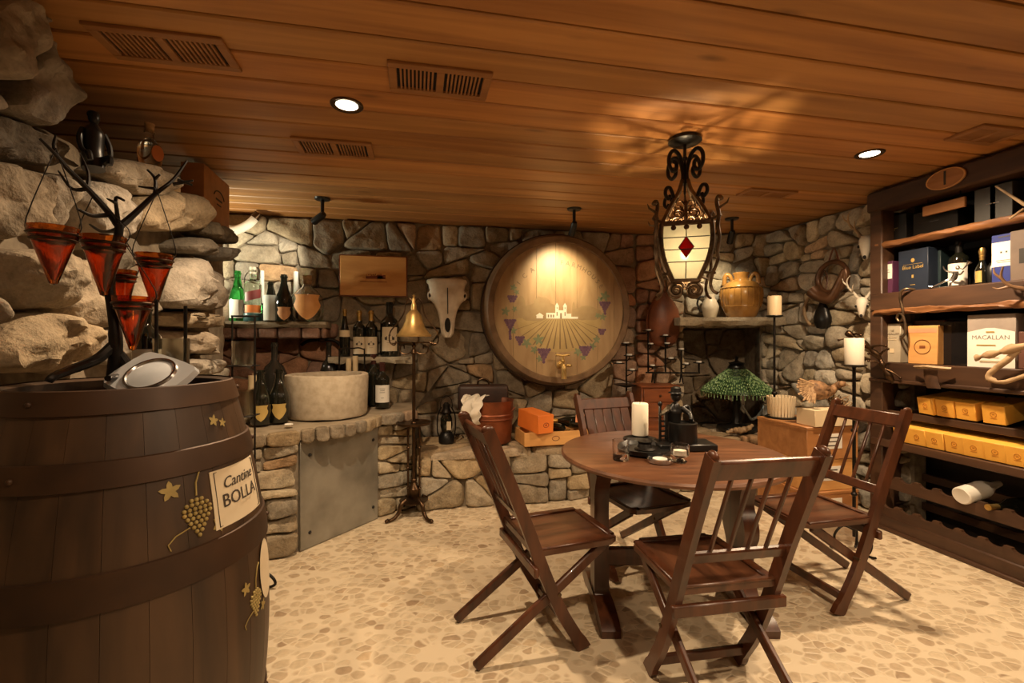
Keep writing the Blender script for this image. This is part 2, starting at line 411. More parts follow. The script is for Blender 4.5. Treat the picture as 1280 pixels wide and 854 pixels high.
def stone(mb, poly, O, U, Vv, N, h, col, rng, dome=.22, n=32, rough=.013, q=.10, tilt=.2):
    """One field stone with the outline poly on the wall plane, standing h proud of it."""
    p = resample(chaikin(chaikin(poly, q), .22), n)
    cx = sum(a[0] for a in p)/n; cy = sum(a[1] for a in p)/n
    sd = V((rng.random()*50, rng.random()*50, rng.random()*50))
    tu = rng.uniform(-tilt, tilt); tv = rng.uniform(-tilt, tilt)
    rr = math.sqrt(area(p)/PI)
    rings = [(1.0, -.5), (1.0, .40), (.965, .74), (.90, .93), (.80, 1.0), (.66, 1+.12*dome), (.50, 1+.2*dome), (.34, 1+.28*dome), (.17, 1+.35*dome)]
    vs = []; fs = []
    def place(u, v, k):
        d = h*k
        if k > .2:
            d += ((u-cx)*tu + (v-cy)*tv)
            d += noise.noise(V((u*4, v*4, 0))+sd)*rough*1.6 + noise.noise(V((u*14, v*14, 3))+sd)*rough*.7
            d += (abs(noise.noise(V((u*7, v*7, 9))+sd))*1.3 + noise.noise(V((u*26, v*26, 7))+sd)*.45)*rough
        return O + U*u + Vv*v + N*d
    for s, k in rings:
        for a in p:
            u = cx+(a[0]-cx)*s; v = cy+(a[1]-cy)*s
            w_ = (noise.noise(V((u*9, v*9, 5))+sd)*rr*.09 + noise.noise(V((u*28, v*28, 8))+sd)*rr*.035)*s
            l = math.hypot(u-cx, v-cy) or 1
            vs.append(place(u+(u-cx)/l*w_, v+(v-cy)/l*w_, k))
    m = len(rings)
    for i in range(m-1):
        for k in range(n):
            k2 = (k+1) % n; fs.append((i*n+k, i*n+k2, (i+1)*n+k2, (i+1)*n+k))
    vs.append(place(cx, cy, 1+.38*dome)); c = len(vs)-1
    for k in range(n): fs.append(((m-1)*n+k, (m-1)*n+(k+1) % n, c))
    sa = sum(p[i][0]*p[(i+1) % n][1]-p[(i+1) % n][0]*p[i][1] for i in range(n))
    if sa*U.cross(Vv).dot(N) < 0: fs = [f[::-1] for f in fs]
    mb.add(vs, fs, 0, None, col)
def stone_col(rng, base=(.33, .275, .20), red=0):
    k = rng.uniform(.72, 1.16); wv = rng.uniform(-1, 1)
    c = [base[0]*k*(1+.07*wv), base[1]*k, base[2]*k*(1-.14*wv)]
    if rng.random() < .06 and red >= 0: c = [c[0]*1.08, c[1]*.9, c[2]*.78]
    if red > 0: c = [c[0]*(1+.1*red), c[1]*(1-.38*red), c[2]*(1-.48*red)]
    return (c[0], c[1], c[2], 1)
def halves(p, rng, target, stretch, out, depth=0):
    """Squared rubble: cut a block across its long side, a little askew, until the pieces are stone sized."""
    xs = [q[0] for q in p]; ys = [q[1] for q in p]
    bw = (max(xs)-min(xs))/stretch; bh = max(ys)-min(ys)
    if depth > 7 or (area(p) < target*rng.uniform(.5, 2.1) and max(bw, bh) < 2.1*min(bw, bh)): out.append(p); return
    cx = (max(xs)+min(xs))/2+(max(xs)-min(xs))*rng.uniform(-.14, .14); cy = (max(ys)+min(ys))/2+bh*rng.uniform(-.14, .14)
    a = rng.gauss(0, .13)+(0 if bw > bh else PI/2); nx, ny = math.cos(a), math.sin(a); c = nx*cx+ny*cy
    for q in (clip(p, nx, ny, c), clip(p, -nx, -ny, -c)):
        if len(q) > 2: halves(q, rng, target, stretch, out, depth+1)
def inset(p, g):
    if sum(p[i][0]*p[(i+1) % len(p)][1]-p[(i+1) % len(p)][0]*p[i][1] for i in range(len(p))) < 0: p = p[::-1]
    out = p
    for i in range(len(p)):
        a = p[i]; b = p[(i+1) % len(p)]; L = math.dist(a, b)
        if L < 1e-6: continue
        nx, ny = (b[1]-a[1])/L, -(b[0]-a[0])/L; out = clip(out, nx, ny, nx*a[0]+ny*a[1]-g)
        if len(out) < 3: return out
    return out
def wall(mb, O, U, Vv, N, rect, rng, size=.062, big=(.19, .32), stretch=1.5, h=(.03, .075), gap=.008, base=(.33, .275, .20), redf=None, holes=(), tries=500, **kw):
    """Field-stone masonry: big irregular blocks (a power diagram of random seeds) cut into squared rubble of about `size` square metres."""
    u0, u1, v0, v1 = rect; seeds = []
    for k in range(tries):
        rad = rng.uniform(*big); a = (rng.uniform(u0, u1), rng.uniform(v0, v1), rad)
        if all(math.hypot((a[0]-b[0])/stretch, a[1]-b[1]) > (rad+b[2])*.72 for b in seeds): seeds.append(a)
    for a in seeds:
        p = [(u0/stretch, v0), (u1/stretch, v0), (u1/stretch, v1), (u0/stretch, v1)]
        ax = a[0]/stretch
        for b in seeds:
            if b is a: continue
            dx = b[0]/stretch-ax; dy = b[1]-a[1]; L = math.hypot(dx, dy)
            t = .5*L + (a[2]**2-b[2]**2)/(2*L)
            p = clip(p, dx/L, dy/L, (ax*dx+a[1]*dy)/L + t)
            if len(p) < 3: break
        if len(p) < 3: continue
        pieces = []; halves([(x*stretch, y) for x, y in p], rng, size, stretch, pieces)
        for p in pieces:
            for h0, h1, h2, h3 in holes:              # keep clear of openings
                cx = sum(q[0] for q in p)/len(p); cy = sum(q[1] for q in p)/len(p)
                opts = [(cx-h0, (1, 0, h0)), (h1-cx, (-1, 0, -h1)), (cy-h2, (0, 1, h2)), (h3-cy, (0, -1, -h3))]
                if any(h0 < q[0] < h1 and h2 < q[1] < h3 for q in p+[(cx, cy)]):
                    p = clip(p, *min(opts)[1])
                    if len(p) < 3: break
            if len(p) < 3: continue
            p = inset(p, gap*.5*rng.uniform(.5, 1.6))
            if len(p) < 3 or area(p) < .0012: continue
            if rng.random() < .4 and area(p) > .01:  # knock a corner off
                k = rng.randrange(len(p)); cx = sum(q[0] for q in p)/len(p); cy = sum(q[1] for q in p)/len(p)
                dx, dy = p[k][0]-cx, p[k][1]-cy; L = math.hypot(dx, dy); a_ = rng.uniform(-.4, .4)
                nx, ny = (dx*math.cos(a_)-dy*math.sin(a_))/L, (dx*math.sin(a_)+dy*math.cos(a_))/L; p = clip(p, nx, ny, nx*cx+ny*cy+L*rng.uniform(.78, .93))
                if len(p) < 3: continue
            cx = sum(q[0] for q in p)/len(p); cy = sum(q[1] for q in p)/len(p)
            stone(mb, p, O, U, Vv, N, rng.uniform(*h), stone_col(rng, base, redf(cx, cy) if redf else 0), rng, **kw)
X, Y, Z = V((1, 0, 0)), V((0, 1, 0)), V((0, 0, 1))
def slab(mb, O, U, Vv, N, rect, depth, mi=1):         # mortar backing, its face on the plane
    u0, u1, v0, v1 = rect
    q = [O+N*.014+U*u+Vv*v-N*d for d in (0, depth) for u, v in ((u0, v0), (u1, v0), (u1, v1), (u0, v1))]
    mb.add(q, [(0, 1, 2, 3), (7, 6, 5, 4), (0, 4, 5, 1), (1, 5, 6, 2), (2, 6, 7, 3), (3, 7, 4, 0)], mi)

XL, XR, YB, YF = -2.3, 3.42, 4.27, -1.6
# floor
mb = MB(); mb.add([(XL-.2, YF-.2, -.05), (XR+.4, YF-.2, -.05), (XR+.4, YB+.4, -.05), (XL-.2, YB+.4, -.05), (XL-.2, YF-.2, 0), (XR+.4, YF-.2, 0), (XR+.4, YB+.4, 0), (XL-.2, YB+.4, 0)],
       [(3, 2, 1, 0), (4, 5, 6, 7), (0, 1, 5, 4), (1, 2, 6, 5), (2, 3, 7, 6), (3, 0, 4, 7)]); struct('floor', mb, M_floor)
# ceiling of tongue-and-groove boards running across the room
rng = random.Random(5); mb = MB(); PW = .186
for k in range(-17, 17):
    y0 = 1.47+PW*k
    x = XL-.2-rng.random()*2
    while x < XR+.4:
        L = 12; x1 = min(x+L, XR+.4); xa = max(x, XL-.2)
        if x1 > xa+.05:
            g = rng.uniform(.78, 1.15); wv = rng.uniform(.92, 1.06)
            mb.box(((xa+x1)/2, y0+PW/2, CEIL+.011), (x1-xa-.0015, PW-.010, .022), bev=.006, col=(g, g*wv, g*wv*wv, 1))
        x += L
n0 = len(mb.mi)
mb.box(((XL+XR)/2+.1, (YB+YF)/2, CEIL+.04), (XR-XL+.6, YB-YF+.6, .03), bev=0, mi=1)
struct('ceiling', mb, [M_ceil, M_gap])
# back wall with a bottle shelf, a ledge and the hearth recess in its right half
rng = random.Random(11); mb = MB()
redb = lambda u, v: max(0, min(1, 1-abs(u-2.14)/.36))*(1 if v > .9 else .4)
O = V((0, YB, 0)); N = V((0, -1, 0))
slab(mb, O, X, Z, N, (XL-.1, 2.13, .0, CEIL), .15)
reda = lambda u, v: max(redb(u, v), .75 if (u < -.72 and v < 1.42) else 0)
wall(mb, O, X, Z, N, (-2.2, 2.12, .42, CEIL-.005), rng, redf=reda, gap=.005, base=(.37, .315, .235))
struct('wall_back', mb, [M_stone, M_mortar])
# the turned piece of wall in the right corner, with the hearth recess
mb = MB(); A0, A1 = V((2.13, YB, 0)), V((3.44, 3.96, 0)); U2 = (A1-A0).normalized(); L2 = (A1-A0).length; N2 = V((U2.y, -U2.x, 0))
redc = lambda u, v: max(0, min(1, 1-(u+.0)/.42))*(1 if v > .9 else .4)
HU0, HU1, HV1 = .47, 1.22, 1.41                      # hearth recess on the turned piece of wall
for rc in ((0, HU0, 0, CEIL), (HU1, L2, 0, CEIL), (HU0, HU1, HV1, CEIL)): slab(mb, A0, U2, Z, N2, rc, .1)
slab(mb, A0-N2*.32, U2, Z, N2, (HU0-.1, HU1+.1, .0, HV1+.1), .05)
for u in (HU0-.03, HU1+.03): mb.box((0, 0, 0), (.06, .32, HV1+.08), fr(A0+U2*u-N2*.17+Z*(HV1+.08)/2, U2, N2), 0, 1)
mb.box((0, 0, 0), (HU1-HU0+.1, .30, .05), fr(A0+U2*(HU0+HU1)/2-N2*.16+Z*(HV1+.05), U2, N2), 0, 1)
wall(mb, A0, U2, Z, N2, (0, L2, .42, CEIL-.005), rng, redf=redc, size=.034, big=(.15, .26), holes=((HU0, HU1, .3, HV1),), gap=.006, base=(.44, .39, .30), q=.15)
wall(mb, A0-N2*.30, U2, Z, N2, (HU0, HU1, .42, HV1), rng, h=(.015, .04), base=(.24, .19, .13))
struct('wall_corner', mb, [M_stone, M_mortar])
# right wall: stone beside and behind the wine rack
rng = random.Random(23); mb = MB(); O = V((XR, 0, 0)); N = V((-1, 0, 0)); U = V((0, 1, 0))
slab(mb, O, U, Z, N, (2.6, 4.1, 0, CEIL), .1); slab(mb, V((3.66, 0, 0)), U, Z, N, (YF-.1, 2.7, 0, CEIL), .1)
wall(mb, O, U, Z, N, (2.62, 3.98, 0, CEIL-.005), rng, size=.034, big=(.14, .24), gap=.007, base=(.52, .47, .375), q=.2, dome=.4, h=(.03, .08))
wall(mb, V((3.66, 0, 0)), U, Z, N, (YF, .95, 0, CEIL), rng, n=18)
struct('wall_right', mb, [M_stone, M_mortar])
# front wall behind the viewer and the far left wall
rng = random.Random(31); mb = MB()
slab(mb, V((0, YF, 0)), X, Z, Y, (XL-.1, 3.7, 0, CEIL), .1); wall(mb, V((0, YF, 0)), X, Z, Y, (XL, 3.6, 0, CEIL), rng, n=16)
struct('wall_front', mb, [M_stone, M_mortar])
# left wall: a pier of big boulders, a ledge under the ceiling at its far end
rng = random.Random(47); mb = MB(); XP = -1.24; O = V((XP, 0, 0)); N = X
slab(mb, O, Y, Z, N, (YF, 1.80, 0, CEIL), 1.1); slab(mb, O, Y, Z, N, (1.80, 3.33, 0, 1.96), 1.0)
slab(mb, V((XL, 0, 0)), Y, Z, X, (1.9, YB+.1, 0, CEIL), .1)
def QP(pts): return [(min(max(q.y, -.3), 3.4), min(q.z, CEIL-.003)) for q in (PX(x/1.78, y/1.78, XP+.115) for x, y in pts)]
GB = (.33, .285, .225)
for h, kk, poly in [
    (.15, 1.0, [(5, -20), (60, -5), (92, 60), (90, 120), (62, 183), (20, 188), (-30, 160), (-40, 20)]),
    (.13, .9, [(97, 70), (118, 118), (152, 165), (168, 210), (165, 255), (140, 288), (108, 278), (60, 252), (50, 240), (85, 160)]),
    (.07, .7, [(60, 0), (135, 3), (142, 50), (120, 72), (98, 58)]), (.10, .9, [(-30, 178), (48, 205), (56, 225), (40, 247), (-30, 250)]),
    (.05, .45, [(3, 257), (60, 260), (130, 290), (180, 332), (172, 375), (120, 372), (60, 352), (-20, 345)]),
    (.10, .85, [(3, 362), (50, 364), (112, 386), (126, 470), (106, 530), (40, 542), (-10, 500)]),
    (.12, 1.05, [(190, 425), (230, 400), (288, 424), (310, 470), (304, 520), (268, 552), (212, 558), (190, 500)]),
    (.12, .95, [(228, 385), (262, 362), (300, 352), (352, 374), (378, 402), (372, 438), (330, 440), (298, 420), (248, 398)]),
    (.14, 1.0, [(330, 446), (380, 420), (432, 432), (454, 480), (442, 517), (320, 515), (314, 480)]),
    (.08, .8, [(132, 388), (170, 388), (186, 430), (180, 520), (160, 552), (132, 525)]),
    (.13, 1.0, [(8, 565), (60, 550), (130, 562), (180, 602), (185, 650), (150, 688), (60, 692), (20, 640)]),
    (.10, 1.05, [(186, 585), (240, 575), (252, 640), (246, 732), (190, 722), (154, 690), (190, 650)]),
    (.15, .95, [(352, 606), (400, 572), (462, 577), (502, 610), (512, 660), (502, 692), (352, 688)]),
    (.16, .5, [(402, 545), (440, 528), (472, 540), (466, 570), (410, 566)]), (.17, .42, [(448, 488), (502, 508), (518, 535), (500, 546), (445, 522)]),
    (.17, .5, [(470, 548), (510, 552), (512, 585), (478, 578)]),
    (.14, 1.15, [(3, 742), (100, 690), (200, 730), (240, 760), (236, 812), (190, 832), (80, 827), (-30, 822)]),
    (.14, .9, [(358, 694), (450, 692), (497, 702), (490, 732), (378, 727)]), (.14, 1.2, [(384, 736), (464, 736), (482, 770), (480, 792), (398, 782)]),
    (.14, 1.0, [(398, 800), (482, 798), (494, 832), (408, 837)]), (.12, .9, [(-20, 640), (18, 660), (20, 720), (-20, 735)]),
    (.05, .4, [(256, 548), (346, 525), (346, 598), (300, 612), (258, 630)]), (.09, .8, [(262, 640), (345, 612), (345, 700), (262, 720)]),
    (.10, .9, [(252, 735), (340, 715), (372, 742), (380, 800), (252, 815)])]:
    c = stone_col(rng, GB, -1); g = kk/max(.6, (c[0]+c[1])/(GB[0]+GB[1]))
    q = QP(poly); stone(mb, q, O, Y, Z, N, h, (c[0]*g, c[1]*g, c[2]*g, 1), rng, dome=.4, n=60, rough=.040, q=.15, tilt=.15)
wall(mb, O, Y, Z, N, (YF, .95, 0, CEIL), rng, n=18)
wall(mb, O, Y, Z, N, (.95, 3.33, 0, 1.12), rng, size=.035, big=(.14, .24), h=(.03, .07), base=(.40, .34, .25))
wall(mb, V((0, 3.33, 0)), -X, Z, Y, (1.24, 2.2, 0, 1.96), rng)
wall(mb, V((0, 0, 1.96)), X, Y, Z, (-2.1, -1.20, 1.80, 3.33), rng, h=(.02, .05), tilt=.03)
struct('wall_left', mb, [M_stone, M_mortar])

# ---------------------------------------------------------------- masonry pieces standing in the room
def ledge_stones(mb, pts, rng, z0, z1, depth, wd=(.09, .27), base=(.34, .285, .205)):
    """A course of rough cap stones following the polyline pts (outer top edge, seen from above)."""
    for a, b in zip(pts[:-1], pts[1:]):
        a = V(a); b = V(b); L = (b-a).length; u = (b-a)/L; n = V((u.y, -u.x, 0)); s = 0
        while s < L-.02:
            wdt = min(rng.uniform(*wd), L-s)
            if L-s-wdt < .06: wdt = L-s
            hh = rng.uniform(-.008, .012)
            poly = [(s+.002, z0-hh+rng.uniform(-.012, .012)), (s+wdt*.5, z0+rng.uniform(-.014, .006)), (s+wdt-.002, z0+hh+rng.uniform(-.012, .012)), (s+wdt-.002, z1+hh*.3), (s+.002, z1-hh*.3)]
            stone(mb, poly, V((a.x, a.y, 0)), u, Z, n, .028, stone_col(rng, base), rng, n=20, tilt=.1, rough=.008, q=.12)
            s += wdt
rng = random.Random(77)
ctr = thing('bar_counter', 'stone bar counter with a rough stone cap running diagonally below the bottle shelf', 'counter', (0, 0, 0))
mb = MB(); cA, cB, cC, cD = V((-1.2, 2.80, 0)), V((-.71, 3.04, 0)), V((-.283, 3.50, 0)), V((-.03, 3.72, 0))
pl = [(cA.x, cA.y), (cB.x, cB.y), (cC.x, cC.y), (cD.x, cD.y), (-.03, 4.19), (-1.2, 4.19)]
mb.prism(pl, .68, mi=1)
pan0, pan1 = cB, cC
for a, b, pad in ((cA, cB, 0), (cC, cD, 0)):
    u = (b-a).normalized(); n = V((u.y, -u.x, 0)); wall(mb, a, u, Z, n, (0, (b-a).length, 0, .67), rng, size=.022, big=(.13, .22), stretch=2.0, h=(.02, .05), base=(.42, .365, .27), n=28)
part('base', mb, [M_stone, M_mortar], ctr)
mb = MB(); u = (cC-cB).normalized(); n = V((u.y, -u.x, 0)); L = (cC-cB).length
mb.box((L/2, .34, .012), (L-.01, .67, .02), fr(cB+n*.002, u, Z), .002)
sp = part('steel_panel', mb, M_steel, ctr, 'grey weathered steel sheet')
mb = MB()
for x_, z_ in ((.07, .10), (.07, .58), (L-.05, .10), (L-.05, .58)):
    q = cB+u*x_+Z*z_+n*.024; mb.ell(q, .011, 10, 6)
part('bolt', mb, M_black, sp)
mb = MB()
bulge = [cB+n*.03+u*.0]+[cB+u*(L*t)+n*(.03+.085*math.sin(PI*t)) for t in (.12, .25, .4, .55, .7, .85)]+[cC+n*.03]
edge = [cA+V((.01, -.045, 0))]+bulge+[cD+V((.03, -.03, 0))]
mb.prism([(p.x, p.y) for p in edge]+[(-.005, 4.19), (-1.2, 4.19)], .055, mi=2, z0=.685)
ledge_stones(mb, edge, rng, .672, .752, .03)
part('cap', mb, [M_stone, M_mortar, plain('cap_stone', (.36, .29, .20), .85, 0, (.22, .17, .11), 9, .5)], ctr)
bn = thing('stone_bench', 'long low stone bench built along the back wall under the round cask head', 'bench', (0, 0, 0))
mb = MB(); BX0, BX1, BY, BZ = -.0, 3.38, 3.60, .445
mb.prism([(BX0, BY), (BX1, BY), (BX1, 3.93), (2.2, 4.2), (BX0, 4.2)], .40, mi=1)
wall(mb, V((0, BY, 0)), X, Z, V((0, -1, 0)), (BX0, BX1, 0, .40), rng, size=.042, big=(.14, .22), h=(.03, .06), base=(.42, .35, .245), n=32, gap=.006)
part('base', mb, [M_stone, M_mortar], bn)
mb = MB(); wall(mb, V((0, 0, .40)), X, Y, Z, (BX0, BX1, BY-.05, 4.2), rng, size=.10, h=(.036, .05), base=(.40, .32, .22), tilt=.015, rough=.005, dome=.05)
part('cap', mb, [M_stone, M_mortar], bn)
# shelf, ledge and hearth slab set into the back wall
def rough_slab(x0, x1, y0, y1, z0, z1, seed, M=None, rough=.012):
    m = MB(M); n = 14
    q = [(x0+(x1-x0)*i/n, y0) for i in range(n+1)]+[(x1, y1), (x0, y1)]
    r_ = random.Random(seed)
    top = [(x, y+(r_.uniform(-rough, rough) if y == y0 else 0)) for x, y in q]
    bot = [(x, y+(r_.uniform(0, rough*3) if y == y0 else 0)) for x, y in q]
    k = len(q); zz = [r_.uniform(-rough*.9, rough*.5) for _ in q]
    m.add([(a, b, z1) for a, b in top]+[(a, b-.004, (z0+z1)/2) for a, b in top]+[(a, b, z0+z) for (a, b), z in zip(bot, zz)],
          [tuple(range(k))]+[(i, k+i, k+(i+1) % k, (i+1) % k) for i in range(k)]+[(k+i, 2*k+i, 2*k+(i+1) % k, k+(i+1) % k) for i in range(k)]+[tuple(range(2*k, 3*k))[::-1]], 0, None, (.42, .37, .28, 1))
    m.f = [f[::-1] for f in m.f]
    return m
mb = rough_slab(-1.9, -.71, 3.97, 4.26, 1.395, 1.44, 3)
rb = random.Random(8)
x = -1.9
while x < -.72:
    L = rb.uniform(.14, .24); L = min(L, -.71-x)
    c = stone_col(rb, (.34, .20, .14)); mb.box((x+L/2, 4.11, 1.348), (L-.012, .24, .085), bev=.012, col=c); x += L
one('stone_shelf', 'stone bottle shelf on a course of reddish bricks above the basin', 'shelf', mb, M_stone)
one('stone_ledge', 'narrow stone ledge carrying the row of red wine bottles under the wooden panel', 'ledge', rough_slab(-.70, -.02, 3.99, 4.26, 1.10, 1.152, 5), M_stone)
mb = rough_slab(HU0-.14, HU1+.06, -.36, .02, 1.435, 1.50, 9, fr(A0, U2, -N2), .018)
one('hearth_slab', 'pale rough stone mantel slab over the dark hearth recess', 'shelf', mb, M_stone)
# ---------------------------------------------------------------- ceiling fixtures
def vent(label, x, y, fl=.42, fw=.20, darkside=1):
    t = thing('ceiling_vent', label, 'vent', (x, y, CEIL), 0, 'slotted wooden ceiling vents')
    m = MB()
    for sx in (-1, 1):
        m.box((0, sx*(fw/2-.016), -.006), (fl, .032, .014), bev=.003)
        m.box((sx*(fl/2-.016), 0, -.006), (.032, fw-.06, .014), bev=.003)
    m.box((0, 0, -.006), (.030, fw-.06, .014), bev=.002)
    part('frame', m, M_vent, t)
    n = 10; seg = fl/2-.047
    for sx in (-1, 1):
        m = MB()
        for i in range(n-1):
            m.box((sx*(.015+seg*(i+1)/n+.0), 0, -.004), (seg/n*.52, fw-.062, .012), M=None, bev=.001)
        part('slats', m, M_vent, t)
    m = MB(); m.box((0, 0, .0005), (fl-.05, fw-.05, .003), bev=0); part('duct', m, M_gap, t, 'dark opening behind the slats')
    return t
vent('slotted ceiling vent nearest the left stone pier', -.865, 1.865)
vent('slotted ceiling vent to the right of the left downlight', .095, 1.885, .40, .21)
vent('slotted ceiling vent behind the left downlight, towards the cask head wall', -.43, 2.66, .40, .22)
vent('slotted ceiling vent beyond the hanging lantern', 2.44, 2.86, .38, .16)
vent('slotted ceiling vent above the wine rack at the right edge', 2.83, 1.815, .30, .18)
def downlight(label, x, y):
    t = thing('downlight', label, 'ceiling light', (x, y, CEIL), 0, 'recessed downlights')
    m = MB(); m.lathe([(.048, .002), (.048, -.004), (.066, -.008), (.071, -.004), (.071, .002)], 30); part('trim_ring', m, M_vent if 0 else M_dbrass, t)
    m = MB(); m.lathe([(0, -.002), (.030, -.0035), (.047, -.003)], 24); part('lamp_lens', m, M_lit, t)
downlight('glowing recessed downlight on the left, between two ceiling vents', -.30, 2.165)
downlight('glowing recessed downlight on the right, near the wine rack beam', 2.49, 2.14)
def track_spot(label, loc, tgt, watts, col, size, blend, hl=.10):
    loc = V(loc); t = thing('ceiling_spotlight', label, 'spotlight', loc, 0, 'black ceiling spotlights')
    m = MB(); m.lathe([(0, -.014), (.052, -.012), (.058, 0), (0, 0)], 24); part('canopy', m, M_black, t)
    m = MB(); m.cyl((0, 0, -.012), (0, 0, -.115), .0125, seg=12); m.ell((0, 0, -.115), .017, 12, 8); part('stem', m, M_black, t)
    d = (V(tgt)-loc-V((0, 0, -.125))).normalized(); p = V((0, 0, -.125))
    x = d.orthogonal(); fm = fr(p, x, d.cross(x.normalized()))
    m = MB(); m.lathe([(0, -.02), (.018, -.02), (.026, 0), (.027, hl), (.023, hl), (.021, hl-.012), (0, hl-.012)], 20, fm); part('lamp_head', m, M_black, t)
    m = MB(); m.lathe([(0, hl-.011), (.019, hl-.011)], 16, fm); part('lamp_lens', m, M_lit, t)
    lamp('spot_beam', 'SPOT', loc+p+d*(hl+.012), watts, col, tgt, size, blend, .022)
track_spot('black ceiling spotlight over the lit corner on the left', (-.676, 3.64, CEIL), (-1.25, 4.1, 1.92), 45, (1, .90, .68), 70, .7)
track_spot('black ceiling spotlight over the painted cask head', (1.235, 3.52, CEIL), (1.25, 4.0, 1.80), 62, (1, .78, .46), 86, 1.0)
track_spot('black ceiling spotlight behind the lantern, aimed at the amber jar', (2.665, 3.528, CEIL), (2.86, 4.03, 1.66), 28, (1, .82, .54), 85, .9)

# hanging lantern
LX, LY = 1.364, 2.172
t = thing('hanging_lantern', 'black wrought iron lantern with leaded glass panels hanging over the table', 'lantern', (LX, LY, 0), -.50)
m = MB(); m.lathe([(0, 2.34), (.080, 2.338), (.084, 2.322), (.070, 2.312), (.012, 2.306), (0, 2.306)], 30); part('canopy', m, M_black, t)
m = MB(); m.cyl((0, 0, 2.31), (0, 0, 2.235), .008, seg=10); m.ell((0, 0, 2.235), .014, 10, 8); m.cyl((0, 0, 2.23), (0, 0, 2.05), .006, seg=8); part('stem', m, M_black, t)
zt, zb = 1.875, 1.605
def lw(z):                                             # half width of the glazed body
    k = (z-zb)/(zt-zb); return .064+(.116-.064)*(1-(1-k)**2.0) + .010*math.sin(PI*k)
for k in range(4):
    q = R(k*PI/2)
    m = MB(q); m.surf(lambda u, v: ((2*u-1)*(lw(zb+(zt-zb)*v)-.010), -lw(zb+(zt-zb)*v)+.004, zb+(zt-zb)*v), 4, 14, thick=.003)
    g = part('glass_panel', m, 'x' and bpy.data.materials.get('lantern_glass') or plain('lantern_glass', (.34, .32, .26), .2), t)
    m = MB(q)
    for v in (.30, .52, .74):
        z = zb+(zt-zb)*v; m.tube([((2*u-1)*(lw(z)-.012), -lw(z)+.003-.0015, z) for u in (0, .5, 1)], .0024, 6)
    for v0, v1 in ((0, .30), (.74, .98)):
        m.tube([(0, -lw(zb+(zt-zb)*v)+.002, zb+(zt-zb)*v) for v in lerp(v0, v1, 4)], .0024, 6)
    zc = zb+(zt-zb)*.56; dia = [(0, .052), (.036, 0), (0, -.052), (-.036, 0)]
    m.tube([(x, -lw(zc+z)+.001, zc+z) for x, z in dia], .0028, 6, closed=True)
    part('lead_lines', m, M_black, g)
    m = MB(q); m.add([(x, -lw(zc+z)+.0005, zc+z) for x, z in dia], [(0, 1, 2, 3)], 0); m.add([(x, -lw(zc+z)+.0025, zc+z) for x, z in dia], [(3, 2, 1, 0)], 0)
    part('red_diamond', m, bpy.data.materials.get('ruby_glass') or plain('ruby_glass', (.55, .02, .015), .12), g, 'small red glass diamond')
gm = bpy.data.materials['lantern_glass']; tr = gm.node_tree; b = tr.nodes['Principled BSDF']
b.inputs['Transmission Weight'].default_value = .45; b.inputs['Roughness'].default_value = .35; b.inputs['IOR'].default_value = 1.2
tl = tr.nodes.new('ShaderNodeBsdfTranslucent'); tl.inputs[0].default_value = (.20, .19, .155, 1); ms = tr.nodes.new('ShaderNodeMixShader'); ms.inputs[0].default_value = .42
o_ = tr.nodes['Material Output']; tr.links.new(b.outputs[0], ms.inputs[1]); tr.links.new(tl.outputs[0], ms.inputs[2]); tr.links.new(ms.outputs[0], o_.inputs[0])
rm = bpy.data.materials['ruby_glass'].node_tree; b = rm.nodes['Principled BSDF']
tl = rm.nodes.new('ShaderNodeBsdfTranslucent'); tl.inputs[0].default_value = (.35, .012, .008, 1); ms = rm.nodes.new('ShaderNodeMixShader'); ms.inputs[0].default_value = .6
rm.links.new(b.outputs[0], ms.inputs[1]); rm.links.new(tl.outputs[0], ms.inputs[2]); rm.links.new(ms.outputs[0], rm.nodes['Material Output'].inputs[0])
m = MB()
for k in range(4):
    q = R(k*PI/2)
    m.tube([q @ V((lw(z), -lw(z), z)) for z in lerp(zb-.01, zt, 10)], .0115, 8)
    m.bar(q @ V((-lw(zt), -lw(zt), zt)), q @ V((lw(zt), -lw(zt), zt)), .016, .022)
    m.bar(q @ V((-lw(zb), -lw(zb), zb-.008)), q @ V((lw(zb), -lw(zb), zb-.008)), .014, .018)
    m.tube(cr([q @ V(p) for p in ((lw(zt), -lw(zt), zt), (.075, -.075, 1.97), (.030, -.030, 2.06), (.014, -.014, 2.12))], 5), .0105, 8)
part('cage', m, M_rustiron, t, 'aged iron cage bars')
for k in range(4):                                     # twisted side bars with leaf tips, and foot scrolls
    q = R(k*PI/2+PI/4); m = MB()
    pts = [(.150, 1.94), (.168, 1.99), (.150, 2.005), (.156, 1.90), (.168, 1.84), (.160, 1.78), (.168, 1.72), (.150, 1.66), (.128, 1.60), (.120, 1.55), (.150, 1.525)]
    pts = [(.185, 1.975), (.170, 1.985), (.160, 1.96), (.172, 1.90), (.166, 1.85), (.174, 1.79), (.164, 1.73), (.166, 1.68), (.138, 1.62), (.126, 1.57), (.140, 1.535), (.165, 1.52)]
    m.tube(cr([q @ V((r_+.032, 0, z)) for r_, z in pts], 4), [.0100-.00006*i for i in range((len(pts)-1)*4+1)], 8)
    m.ell(q @ V((.214, 0, 1.972)), (.014, .014, .010), 10, 6)
    m.tube([q @ V((.205, 0, 1.93)), q @ V((.25, 0, 1.945)), q @ V((.26, 0, 1.965))], [.007, .005, .002], 6)
    m.tube([q @ V((.155, 0, 1.885)), q @ V((.217, 0, 1.895))], .007, 6); m.tube([q @ V((.10, 0, 1.635)), q @ V((.183, 0, 1.62))], .007, 6)
    part('side_bar', m, M_rustiron, t)
